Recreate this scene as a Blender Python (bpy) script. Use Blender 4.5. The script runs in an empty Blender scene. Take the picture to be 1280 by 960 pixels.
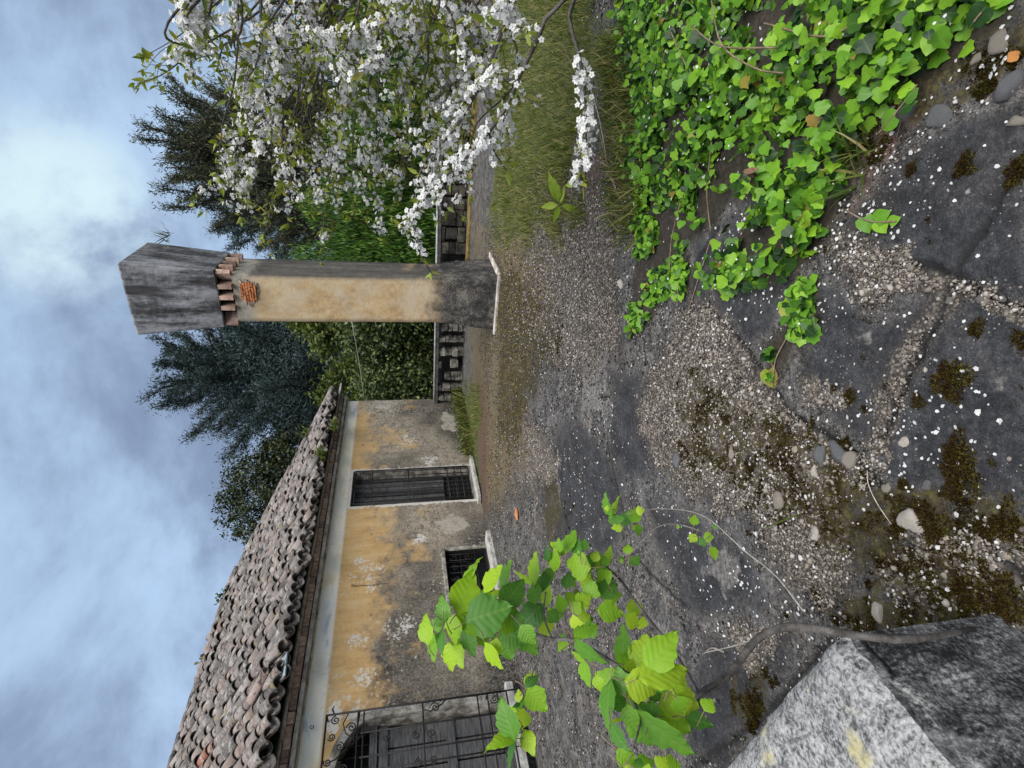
import bpy, math, random
import numpy as np
from mathutils import Matrix, Vector
R_ = random.Random(7)
rng = np.random.default_rng(11)
S = bpy.context.scene
COL = S.collection
rad = math.radians

# ------------------------------------------------------------------ camera
FPX = 672.0                       # focal length in photo pixels (photo is 1280 px along its long side)
PITCH, ROLL, CAMH = rad(11.8), rad(1.06), 1.5
_cp, _sp, _cr, _sr = math.cos(PITCH), math.sin(PITCH), math.cos(ROLL), math.sin(ROLL)
CF = np.array([0, _cp, -_sp])
CR = np.array([1, 0, 0.]) * _cr - np.array([0, _sp, _cp]) * _sr
CU = np.array([0, _sp, _cp]) * _cr + np.array([1, 0, 0.]) * _sr
CAM = np.array([0, 0, CAMH])
cam_d = bpy.data.cameras.new('camera')
cam_d.sensor_fit = 'HORIZONTAL'
cam_d.sensor_width = 36.0
cam_d.lens = FPX / 1280 * 36.0
cam_d.clip_start = 0.05
cam_d.clip_end = 2000
cam = bpy.data.objects.new('camera', cam_d)
COL.objects.link(cam)
# the photograph was stored lying on its side: picture right is world down
_M = Matrix.Identity(4)
for i in range(3):
    _M[i][0] = -CU[i]; _M[i][1] = CR[i]; _M[i][2] = -CF[i]; _M[i][3] = CAM[i]
cam.matrix_world = _M
S.camera = cam

def ray(x, y):                    # photo pixel -> direction in the world
    return CF * FPX + CR * (960 - y - 480) - CU * (x - 640)
def gnd(x, y, z=0.0):
    d = ray(x, y); return CAM + d * ((z - CAMH) / d[2])
def at_dist(x, y, dist):
    d = ray(x, y); return CAM + d / np.linalg.norm(d) * dist
def onplane(x, y, P, n):
    d = ray(x, y); return CAM + d * (np.dot(P - CAM, n) / np.dot(d, n))
def pix(P):                       # world points (n,3) -> photo pixel x, y, depth
    q = np.asarray(P) - CAM
    w = q @ CF
    u = 480 + FPX * (q @ CR) / w; v = 640 - FPX * (q @ CU) / w
    return v, 960 - u, w

# ------------------------------------------------------------------ light
SUN_EL, SUN_AZ = rad(58), rad(165)      # azimuth from +Y towards +X
SKY_STRENGTH = 0.10
EXPOSURE = 1.92
world = bpy.data.worlds.new('World'); S.world = world
world.use_nodes = True
sun_d = bpy.data.lights.new('sun', 'SUN')
sun_d.energy = 1.5
sun_d.angle = rad(55)
sun_d.color = (1.0, 0.965, 0.92)
sun = bpy.data.objects.new('sun', sun_d); COL.objects.link(sun)
_sd = Vector((math.sin(SUN_AZ) * math.cos(SUN_EL), math.cos(SUN_AZ) * math.cos(SUN_EL), math.sin(SUN_EL)))
sun.rotation_euler = _sd.to_track_quat('Z', 'Y').to_euler()
vs = S.view_settings
vs.view_transform = 'Standard'; vs.look = 'None'; vs.gamma = 1; vs.exposure = EXPOSURE
vs.use_curve_mapping = False

# ------------------------------------------------------------------ node helper
class NT:
    def __init__(self, tree):
        self.t = tree; self.n = tree.nodes; self.l = tree.links
    def put(self, sock, v):
        if v is None: return
        if hasattr(v, 'is_output') or isinstance(v, bpy.types.NodeSocket): self.l.new(v, sock)
        else:
            if isinstance(v, (tuple, list)) and len(v) == 3 and sock.type == 'RGBA': v = (*v, 1)
            sock.default_value = v
    def coord(self, k='Object'):
        return self.n.new('ShaderNodeTexCoord').outputs[k]
    def attr(self, name, out='Fac'):
        a = self.n.new('ShaderNodeAttribute'); a.attribute_name = name; return a.outputs[out]
    def noise(self, vec, scale, detail=4, rough=0.6, dist=0.0, out='Fac'):
        n = self.n.new('ShaderNodeTexNoise'); self.put(n.inputs['Vector'], vec)
        n.inputs['Scale'].default_value = scale; n.inputs['Detail'].default_value = detail
        n.inputs['Roughness'].default_value = rough; n.inputs['Distortion'].default_value = dist
        return n.outputs[out]
    def voro(self, vec, scale, out='Distance', feat='F1', rnd=1.0):
        n = self.n.new('ShaderNodeTexVoronoi'); n.feature = feat; self.put(n.inputs['Vector'], vec)
        n.inputs['Scale'].default_value = scale; n.inputs['Randomness'].default_value = rnd
        return n.outputs[out]
    def math(self, op, a, b=None, c=None, clamp=False):
        n = self.n.new('ShaderNodeMath'); n.operation = op; n.use_clamp = clamp
        self.put(n.inputs[0], a); self.put(n.inputs[1], b)
        if c is not None: self.put(n.inputs[2], c)
        return n.outputs[0]
    def vmath(self, op, a, b=None, out=0):
        n = self.n.new('ShaderNodeVectorMath'); n.operation = op
        self.put(n.inputs[0], a); self.put(n.inputs[1], b); return n.outputs[out]
    def step(self, v, lo, hi):
        n = self.n.new('ShaderNodeMapRange'); n.interpolation_type = 'SMOOTHSTEP'
        self.put(n.inputs['Value'], v); n.inputs['From Min'].default_value = lo; n.inputs['From Max'].default_value = hi
        return n.outputs['Result']
    def mix(self, f, a, b, mode='MIX'):
        n = self.n.new('ShaderNodeMix'); n.data_type = 'RGBA'; n.blend_type = mode
        self.put(n.inputs[0], f); self.put(n.inputs[6], a); self.put(n.inputs[7], b); return n.outputs[2]
    def ramp(self, f, stops):
        n = self.n.new('ShaderNodeValToRGB'); self.put(n.inputs[0], f); e = n.color_ramp.elements
        while len(e) < len(stops): e.new(0.5)
        for q, (p, c) in zip(e, stops): q.position = p; q.color = (*c, 1)
        return n.outputs[0]
    def con(self, v, k):          # stretch a noise that averaging has flattened
        return self.math('ADD', self.math('MULTIPLY', self.math('SUBTRACT', v, .5), k), .5)
    def sep(self, v):
        n = self.n.new('ShaderNodeSeparateXYZ'); self.put(n.inputs[0], v); return n.outputs
    def comb(self, x, y, z):
        n = self.n.new('ShaderNodeCombineXYZ'); self.put(n.inputs[0], x); self.put(n.inputs[1], y); self.put(n.inputs[2], z); return n.outputs[0]
    def bump(self, h, dist, strength=1.0, normal=None):
        n = self.n.new('ShaderNodeBump'); self.put(n.inputs['Height'], h); n.inputs['Distance'].default_value = dist
        n.inputs['Strength'].default_value = strength; self.put(n.inputs['Normal'], normal); return n.outputs[0]
    def rnd(self):                # a number per object and per loose piece
        a = self.n.new('ShaderNodeObjectInfo').outputs['Random']
        b = self.n.new('ShaderNodeNewGeometry').outputs['Random Per Island']
        return self.math('FRACT', self.math('ADD', a, b))

def material(name, fn, rough=0.85, spec=0.3):
    m = bpy.data.materials.new(name); m.use_nodes = True
    nt = NT(m.node_tree); b = m.node_tree.nodes['Principled BSDF']
    b.inputs['Roughness'].default_value = rough
    b.inputs['Specular IOR Level'].default_value = spec
    fn(nt, b)
    return m
def setb(nt, b, col=None, rough=None, normal=None):
    if col is not None: nt.put(b.inputs['Base Color'], col)
    if rough is not None: nt.put(b.inputs['Roughness'], rough)
    if normal is not None: nt.put(b.inputs['Normal'], normal)
def translucent(nt, b, col, amount):
    out = [n for n in nt.n if n.type == 'OUTPUT_MATERIAL'][0]
    t = nt.n.new('ShaderNodeBsdfTranslucent'); nt.put(t.inputs['Color'], col)
    m = nt.n.new('ShaderNodeMixShader'); m.inputs[0].default_value = amount
    nt.l.new(b.outputs[0], m.inputs[1]); nt.l.new(t.outputs[0], m.inputs[2]); nt.l.new(m.outputs[0], out.inputs['Surface'])

# ------------------------------------------------------------------ sky: Nishita daylight behind a broken layer of cloud
def build_world():
    nt = NT(world.node_tree); bg = world.node_tree.nodes['Background']
    sky = nt.n.new('ShaderNodeTexSky'); sky.sky_type = 'NISHITA'; sky.sun_disc = False
    sky.sun_elevation = SUN_EL; sky.sun_rotation = SUN_AZ
    sky.air_density = 1.0; sky.dust_density = 1.5
    d = nt.coord('Generated')
    s = nt.sep(d)
    zz = nt.math('ADD', nt.math('MAXIMUM', s[2], 0.0), 0.42)
    p = nt.comb(nt.math('DIVIDE', s[0], zz), nt.math('DIVIDE', s[1], zz), 0.37)
    n1 = nt.noise(p, 2.3, 8, 0.6, 0.2)
    n2 = nt.noise(p, 0.9, 3, 0.5, 0.1)
    c = nt.math('ADD', nt.math('MULTIPLY', n1, 0.6), nt.math('MULTIPLY', n2, 0.45))
    light = nt.step(c, 0.47, 0.66)
    cloud = nt.mix(light, (.58, .76, 1.14), (1.24, 1.68, 2.28))
    # thin spot in the cloud in front of the camera, lit from behind
    g = nt.vmath('DOT_PRODUCT', d, tuple(GLOW), out='Value')
    cloud = nt.mix(nt.math('MULTIPLY', nt.step(g, 0.9885, 0.9995), nt.step(n1, 0.34, 0.58)), cloud, (1.9, 2.4, 2.52))
    base = nt.mix(0.95, sky.outputs[0], cloud)
    nt.put(bg.inputs['Color'], base)
    bg.inputs['Strength'].default_value = SKY_STRENGTH
GLOW = ray(70, 262); GLOW = GLOW / np.linalg.norm(GLOW)
build_world()

# ------------------------------------------------------------------ mesh helpers
class MB:
    """collects pieces and builds them as one mesh object"""
    def __init__(self): self.v = []; self.f = []; self.m = []; self.n = 0; self.cur = 0
    def add(self, V, Fs):
        o = self.n
        for p in V: self.v.append((float(p[0]), float(p[1]), float(p[2])))
        for q in Fs: self.f.append(tuple(i + o for i in q)); self.m.append(self.cur)
        self.n += len(V)
    def box(self, c, s, rot=None, jit=0.0, taper=1.0):
        V = []
        for dz in (-.5, .5):
            for dx, dy in ((-.5, -.5), (.5, -.5), (.5, .5), (-.5, .5)):
                k = taper if dz > 0 else 1.0
                p = Vector((dx * s[0] * k, dy * s[1] * k, dz * s[2]))
                if jit: p += Vector([R_.uniform(-jit, jit) for _ in range(3)])
                if rot is not None: p = rot @ p
                V.append(p + Vector(c))
        self.add(V, [(0, 3, 2, 1), (4, 5, 6, 7), (0, 1, 5, 4), (1, 2, 6, 5), (2, 3, 7, 6), (3, 0, 4, 7)])
    def tube(self, pts, radii, k=6, cap=True):
        pts = [Vector(p) for p in pts]; n = len(pts)
        if not hasattr(radii, '__len__'): radii = [radii] * n
        V = []; prev = None
        for i, p in enumerate(pts):
            t = (pts[min(i + 1, n - 1)] - pts[max(i - 1, 0)])
            if t.length < 1e-9: t = Vector((0, 0, 1))
            t.normalize()
            a = prev if prev is not None else (Vector((0, 0, 1)) if abs(t.z) < .9 else Vector((1, 0, 0)))
            a = (a - t * a.dot(t))
            if a.length < 1e-6: a = t.orthogonal()
            a.normalize(); b = t.cross(a); prev = a
            for j in range(k):
                w = 2 * math.pi * j / k
                V.append(p + (a * math.cos(w) + b * math.sin(w)) * radii[i])
        Fs = []
        for i in range(n - 1):
            for j in range(k):
                Fs.append((i * k + j, i * k + (j + 1) % k, (i + 1) * k + (j + 1) % k, (i + 1) * k + j))
        if cap:
            Fs.append(tuple(range(k))[::-1]); Fs.append(tuple((n - 1) * k + j for j in range(k)))
        self.add(V, Fs)
    def mesh(self, name, mats):
        me = bpy.data.meshes.new(name)
        me.from_pydata(self.v, [], self.f); 
        for m in (mats if isinstance(mats, (list, tuple)) else [mats]): me.materials.append(m)
        if any(self.m): me.polygons.foreach_set('material_index', self.m)
        me.update()
        return me
    def build(self, name, mats, parent=None, smooth=False, bevel=0.0):
        me = self.mesh(name, mats)
        if smooth: me.polygons.foreach_set('use_smooth', [True] * len(me.polygons))
        return obj(name, me, parent, bevel)

def obj(name, me, parent=None, bevel=0.0):
    o = bpy.data.objects.new(name, me); COL.objects.link(o)
    if parent is not None: o.parent = parent
    if bevel:
        b = o.modifiers.new('bevel', 'BEVEL'); b.width = bevel; b.segments = 2; b.limit_method = 'ANGLE'
    return o
def tag(o, label=None, cat=None, group=None, kind=None):
    if label: o['label'] = label
    if cat: o['category'] = cat
    if group: o['group'] = group
    if kind: o['kind'] = kind
    return o
def empty(name, loc=(0, 0, 0), rz=0.0, **k):
    o = bpy.data.objects.new(name, None); COL.objects.link(o); o.empty_display_size = 0.1
    o.location = loc; o.rotation_euler = (0, 0, rz)
    return tag(o, **k)
def np_mesh(name, V, F, mats, mat_idx=None, attrs=None, smooth=False):
    """V (n,3) float, F (m,k) int with one k"""
    me = bpy.data.meshes.new(name)
    V = np.ascontiguousarray(V, dtype=np.float32); F = np.ascontiguousarray(F, dtype=np.int32)
    me.vertices.add(len(V)); me.vertices.foreach_set('co', V.ravel())
    k = F.shape[1]
    me.loops.add(F.size); me.loops.foreach_set('vertex_index', F.ravel())
    me.polygons.add(len(F)); me.polygons.foreach_set('loop_start', np.arange(0, F.size, k, dtype=np.int32))
    try: me.polygons.foreach_set('loop_total', np.full(len(F), k, dtype=np.int32))
    except Exception: pass
    for m in (mats if isinstance(mats, (list, tuple)) else [mats]): me.materials.append(m)
    if mat_idx is not None: me.polygons.foreach_set('material_index', np.ascontiguousarray(mat_idx, dtype=np.int32))
    if smooth: me.polygons.foreach_set('use_smooth', np.ones(len(F), dtype=bool))
    for an, arr in (attrs or {}).items():
        arr = np.ascontiguousarray(arr, dtype=np.float32)
        if arr.ndim == 1:
            a = me.attributes.new(an, 'FLOAT', 'POINT'); a.data.foreach_set('value', arr)
        else:
            a = me.attributes.new(an, 'FLOAT_VECTOR', 'POINT'); a.data.foreach_set('vector', arr.ravel())
    me.update(calc_edges=True)
    return me
class Tpl:
    """a small triangle template that is copied many times"""
    def __init__(self, V, F, uv=None, midx=None):
        self.V = np.array(V, float); self.F = np.array(F, int)
        self.uv = None if uv is None else np.array(uv, float)
        self.midx = None if midx is None else np.array(midx, int)
    def mesh(self, name, mats, smooth=False):
        return np_mesh(name, self.V, self.F, mats, self.midx, {'leafuv': self.uv} if self.uv is not None else None, smooth)
    def scatter(self, name, mats, A, T, smooth=False):
        """A (n,3,3) matrices whose columns are the axes (with scale), T (n,3)"""
        n = len(T); nv = len(self.V)
        V = np.einsum('nij,vj->nvi', A, self.V) + T[:, None, :]
        F = (self.F[None] + (np.arange(n) * nv)[:, None, None]).reshape(-1, self.F.shape[1])
        at = {'leafuv': np.tile(self.uv, (n, 1))} if self.uv is not None else None
        mi = np.tile(self.midx, n) if self.midx is not None else None
        return np_mesh(name, V.reshape(-1, 3), F, mats, mi, at, smooth)
def mat4(A, T):
    M = Matrix.Identity(4)
    for i in range(3):
        for j in range(3): M[i][j] = A[i, j]
        M[i][3] = T[i]
    return M
def frames(normal, tangent, scale):
    """arrays -> (n,3,3): local y along tangent, local z along normal"""
    y = tangent / (np.linalg.norm(tangent, axis=1, keepdims=True) + 1e-9)
    z = normal - y * np.sum(normal * y, axis=1, keepdims=True)
    z /= (np.linalg.norm(z, axis=1, keepdims=True) + 1e-9)
    x = np.cross(y, z)
    s = np.asarray(scale)
    if s.ndim == 1: s = np.stack([s, s, s], 1)
    return np.stack([x * s[:, :1], y * s[:, 1:2], z * s[:, 2:]], axis=2)
def parts_and_rest(name, tpl, mats, A, T, parent, limit=300, rest_name=None, smooth=False, keys=None):
    """the pieces that show largest become objects of their own, the rest one joined part"""
    if keys is None:
        size = np.linalg.norm(A[:, :, 1], axis=1)
        x, y, w = pix(T)
        inside = (w > .1) & (x > -10) & (x < 1290) & (y > -10) & (y < 970)
        keys = np.where(inside, size / np.maximum(w, .1), 0)
    order = np.argsort(-keys); big = order[:limit]; rest = order[limit:]
    me = tpl.mesh(name, mats, smooth)
    for i in big:
        o = obj(name, me, parent); o.matrix_local = mat4(A[i], T[i])
    if len(rest):
        r = obj(rest_name or name + '_mass', tpl.scatter(rest_name or name, mats, A[rest], T[rest], smooth), parent)
        r['kind'] = 'stuff'
    return me

# ------------------------------------------------------------------ numpy noise
_PERM = rng.random((256, 256))
def vnoise(x, y):
    xi = np.floor(x).astype(int); yi = np.floor(y).astype(int); fx = x - xi; fy = y - yi
    fx = fx * fx * (3 - 2 * fx); fy = fy * fy * (3 - 2 * fy)
    g = lambda a, b: _PERM[a & 255, b & 255]
    return (g(xi, yi) * (1 - fx) * (1 - fy) + g(xi + 1, yi) * fx * (1 - fy) + g(xi, yi + 1) * (1 - fx) * fy + g(xi + 1, yi + 1) * fx * fy)
def fbm(x, y, s, oct=4, seed=0):
    t = 0; a = 1; tot = 0; x = np.asarray(x) * s + seed * 17.3; y = np.asarray(y) * s - seed * 9.1
    for _ in range(oct):
        t = t + vnoise(x, y) * a; tot += a; a *= .55; x = x * 2.03 + 5.1; y = y * 2.03 + 3.7
    return t / tot
def sst(v, a, b):
    t = np.clip((v - a) / (b - a), 0, 1); return t * t * (3 - 2 * t)
def poly_sd(x, y, P):
    """signed distance to polygon, positive inside"""
    P = np.asarray(P, float); d = np.full(np.shape(x), 1e9); ins = np.zeros(np.shape(x), bool)
    n = len(P)
    for i in range(n):
        ax, ay = P[i]; bx, by = P[(i + 1) % n]; ex, ey = bx - ax, by - ay
        t = np.clip(((x - ax) * ex + (y - ay) * ey) / (ex * ex + ey * ey + 1e-12), 0, 1)
        d = np.minimum(d, np.hypot(x - ax - t * ex, y - ay - t * ey))
        c = ((ay > y) != (by > y)) & (x < (bx - ax) * (y - ay) / ((by - ay) if by != ay else 1e-12) + ax)
        ins ^= c
    return np.where(ins, d, -d)
def gpoly(pts):                   # photo pixels -> ground polygon
    return [gnd(*p)[:2] for p in pts]
# ------------------------------------------------------------------ layout of the house wall (a vertical plane found from the photograph)
AZW = rad(29.8)
WD = np.array([math.sin(AZW), math.cos(AZW), 0])      # along the wall, away from the camera
WN = np.array([math.cos(AZW), -math.sin(AZW), 0])     # out of the wall
W0 = WN * -7.048
HOUSE_RZ = math.pi / 2 - AZW                           # local x = along the wall, local -y = out of it

# ------------------------------------------------------------------ ground masks, in plan
GRAVEL = [gpoly(p) for p in (
    [(850, 395), (885, 385), (930, 432), (985, 520), (1050, 552), (1100, 590), (1062, 640), (1075, 700), (1040, 770), (985, 715), (930, 650), (860, 605), (815, 590), (792, 520), (830, 440)],
    [(1180, 352), (1216, 345), (1128, 490), (1105, 560), (1083, 552), (1100, 490)],
    [(1035, 292), (1062, 286), (1130, 318), (1190, 340), (1240, 358), (1290, 378), (1290, 402), (1230, 378), (1180, 356), (1140, 346), (1118, 372), (1092, 386), (1072, 352), (1048, 336)],
    [(1100, 700), (1190, 660), (1290, 690), (1290, 765), (1200, 770), (1120, 770)],
    [(1000, 470), (1065, 478), (1070, 505), (1020, 500)],
    [(620, 235), (700, 210), (790, 250), (770, 330), (770, 440), (720, 470), (660, 420), (622, 330)],
    [(600, 640), (700, 600), (690, 560), (640, 500), (604, 560)],
    [(920, 790), (960, 800), (1000, 790), (940, 860)],
)]
MOSS = [gpoly(p) for p in (
    [(1060, 640), (1100, 612), (1160, 625), (1210, 640), (1290, 640), (1290, 690), (1230, 655), (1180, 690), (1150, 660), (1130, 690), (1290, 750), (1290, 775), (1180, 790), (1100, 795), (1045, 765), (1100, 720), (1040, 690)],
    [(860, 470), (920, 500), (990, 545), (1045, 560), (1080, 610), (1050, 690), (985, 640), (900, 590), (850, 560)],
    [(925, 850), (960, 860), (950, 905), (930, 890)],
    [(610, 330), (660, 350), (700, 420), (660, 500), (645, 570), (625, 545), (625, 430)],
    [(690, 585), (705, 640), (690, 690), (680, 640)],
    [(1000, 20), (1290, 10), (1290, 60), (1180, 140), (1060, 210)],
)]
OCHRE = [gpoly(p) for p in (
    [(608, 300), (640, 260), (668, 300), (690, 370), (672, 430), (655, 480), (660, 560), (630, 580), (600, 520), (600, 420)],
    [(592, 290), (604, 285), (606, 330), (596, 340)],
    [(588, 400), (604, 400), (612, 470), (640, 520), (640, 600), (606, 640), (598, 560), (590, 480)],
)]
PALE = [gpoly(p) for p in (
    [(690, 590), (700, 575), (705, 640), (690, 690), (684, 640)],
    [(700, 370), (720, 375), (722, 430), (700, 440)],
    [(1200, 690), (1232, 680), (1290, 730), (1290, 755), (1225, 735)],
    [(1100, 735), (1112, 725), (1116, 750), (1104, 765)],
    [(720, 430), (760, 440), (755, 520), (725, 520)],
    [(1245, 478), (1258, 480), (1256, 505), (1243, 500)],
    [(880, 660), (930, 690), (920, 750), (885, 720)],
    [(1075, 395), (1100, 400), (1098, 425), (1080, 425)],
    [(1040, 480), (1060, 480), (1055, 500), (1035, 498)],
)]
SMOOTH = [gpoly(p) for p in (
    [(1035, 350), (1100, 392), (1180, 360), (1100, 490), (1075, 545), (1000, 470), (1020, 430)],
    [(1130, 500), (1220, 350), (1290, 400), (1290, 640), (1140, 620), (1090, 590)],
    [(1060, 280), (1160, 180), (1290, 120), (1290, 370), (1190, 335), (1130, 310)],
    [(770, 470), (800, 470), (815, 590), (780, 600), (760, 560), (770, 520)],
    [(905, 280), (950, 255), (1000, 340), (960, 420), (930, 430), (890, 380)],
    [(700, 600), (730, 540), (775, 590), (770, 680), (720, 680)],
    [(870, 310), (890, 290), (880, 380), (862, 380)],
    [(640, 575), (730, 530), (775, 590), (770, 690), (700, 690), (690, 640)],
    [(805, 620), (860, 640), (930, 690), (960, 760), (860, 770)],
    [(860, 850), (930, 800), (1000, 800), (930, 900), (870, 950)],
    [(1170, 680), (1185, 690), (1175, 720), (1160, 720)],
)]
GRASS = [gpoly(p) for p in (
    [(628, -60), (745, -60), (742, 90), (725, 170), (715, 235), (735, 262), (700, 285), (655, 300), (612, 280), (622, 190)],
    [(572, 485), (598, 490), (602, 520), (596, 560), (600, 600), (582, 598), (572, 540)],
    [(738, 30), (800, 60), (800, 240), (755, 190), (745, 90)],
)]
DIRT = [gpoly(p) for p in ([(735, 185), (775, 180), (795, 240), (790, 300), (745, 268)], [(1060, 200), (1130, 140), (1150, 160), (1080, 240)], [(596, 480), (606, 480), (612, 640), (600, 640)])]
IVY = [gpoly(p) for p in (
    [(738, -170), (775, 40), (800, 130), (788, 240), (798, 300), (788, 380), (783, 428), (812, 402), (835, 372), (866, 368), (862, 305), (898, 282), (912, 255), (945, 246), (955, 256), (920, 300), (880, 350), (905, 370), (950, 362), (1000, 346), (1030, 312), (1045, 282), (1070, 235), (1080, 195), (1112, 145), (1150, 112), (1200, 72), (1262, 30), (1350, -170)],
    [(1000, 345), (1028, 350), (1028, 425), (1000, 418), (976, 484), (960, 470), (957, 430), (985, 402), (986, 365)],
)]
CRACKS = [[gnd(*q)[:2] for q in c] for c in (
    [(1290, 200), (1252, 240), (1225, 292), (1195, 345), (1170, 400), (1140, 460), (1105, 545)],
    [(1120, 325), (1165, 330), (1195, 345), (1230, 368), (1290, 395)],
    [(880, 380), (935, 435), (985, 515), (1060, 560), (1100, 605)],
    [(862, 395), (872, 330), (900, 285)],
    [(1225, 675), (1290, 735)],
    [(860, 760), (815, 720), (790, 690), (760, 560)],
    [(870, 960), (950, 900), (1040, 800)],
)]
def masks(x, y):
    wx = (fbm(x, y, 3.1, 3, 1) - .5) * .34 + (fbm(x, y, 14, 3, 2) - .5) * .13
    wy = (fbm(x, y, 3.1, 3, 3) - .5) * .34 + (fbm(x, y, 14, 3, 4) - .5) * .13
    k = np.clip(np.hypot(x, y) / 3, .35, 2.5)
    X = x + wx * k * .6; Y = y + wy * k * .6
    def m(polys, w):
        o = np.zeros(x.shape)
        for P in polys: o = np.maximum(o, np.clip(.5 + poly_sd(X, Y, P) / (2 * w * 2.6 * k), 0, .86))
        return o
    d = {'gravel': m(GRAVEL, .07), 'moss': m(MOSS, .09), 'ochre': m(OCHRE, .12), 'pale': m(PALE, .035),
         'smooth': m(SMOOTH, .045), 'grass': m(GRASS, .1), 'dirt': m(DIRT, .09)}
    d['moss'] = np.minimum(d['moss'], .60 + .35 * (fbm(x, y, 5, 3, 15) - .45)); d['pale'] = d['pale'] * .8
    return d
def ivy_sd(x, y): return np.maximum(poly_sd(x, y, IVY[0]), poly_sd(x, y, IVY[1]))
def crack_d(x, y):
    d = np.full(x.shape, 9.)
    X = x + (fbm(x, y, 22, 3, 8) - .5) * .03; Y = y + (fbm(x, y, 22, 3, 9) - .5) * .03
    for c in CRACKS:
        for (ax, ay), (bx, by) in zip(c[:-1], c[1:]):
            ex, ey = bx - ax, by - ay
            t = np.clip(((X - ax) * ex + (Y - ay) * ey) / (ex * ex + ey * ey), 0, 1)
            d = np.minimum(d, np.hypot(X - ax - t * ex, Y - ay - t * ey))
    return d
def gz(x, y):
    """height of the terrace, with the bank under the ivy"""
    x = np.asarray(x, float); y = np.asarray(y, float)
    z = (fbm(x, y, .9, 3, 5) - .5) * .05 + (fbm(x, y, 6, 3, 6) - .5) * .012
    b = poly_sd(x, y, IVY[0])
    z = z + .30 * sst(b, .12, 1.5)
    return z
def gz1(x, y): return float(gz(np.array([x]), np.array([y]))[0])
def ground_at(px, py):
    z = 0.
    for _ in range(4):
        p = gnd(px, py, z); z = gz1(p[0], p[1])
    return gnd(px, py, z)

def _axis(lo, hi, d0, d1, fine, grow):
    a = list(np.arange(d0, d1, fine)); s = fine; t = a[-1]
    while t < hi: s = min(s * grow, .16); t += s; a.append(t)
    s = fine; t = a[0]; b = []
    while t > lo: s = min(s * grow, .3); t -= s; b.append(t)
    return np.array(b[::-1] + a)
GX = _axis(-9, 9, -1.5, 1.5, .0125, 1.035)
GY = _axis(-4, 17, .75, 3.3, .0115, 1.013)
gx, gy = np.meshgrid(GX, GY)
MK = masks(gx, gy)
CD = crack_d(gx, gy)
IV = ivy_sd(gx, gy)
_z = gz(gx, gy)
_near = np.clip(1.6 - gy / 4.5, 0.15, 1)
_rgh = MK['gravel'] * (fbm(gx, gy, 60, 2, 11) - .5) * .016 + (MK['moss'] > .5) * (fbm(gx, gy, 30, 3, 12)) * .012
_rgh += (1 - MK['smooth']) * (fbm(gx, gy, 28, 3, 13) - .5) * .012
_z = _z + _rgh * _near + .006 * MK['smooth'] - sst(-CD, -.012, -.001) * .016
crackm = sst(-CD, -.02, -.004)
nx_, ny_ = len(GX), len(GY)
idx = np.arange(nx_ * ny_).reshape(ny_, nx_)
F = np.stack([idx[:-1, :-1], idx[:-1, 1:], idx[1:, 1:], idx[1:, :-1]], -1).reshape(-1, 4)
cx = gx[:-1, :-1].ravel(); cy = gy[:-1, :-1].ravel()
sc_ = cx * WD[0] + cy * WD[1]; nc_ = cx * WN[0] + cy * WN[1]
F = F[(sc_ < 11.6) & (nc_ > -7.25)]

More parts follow.
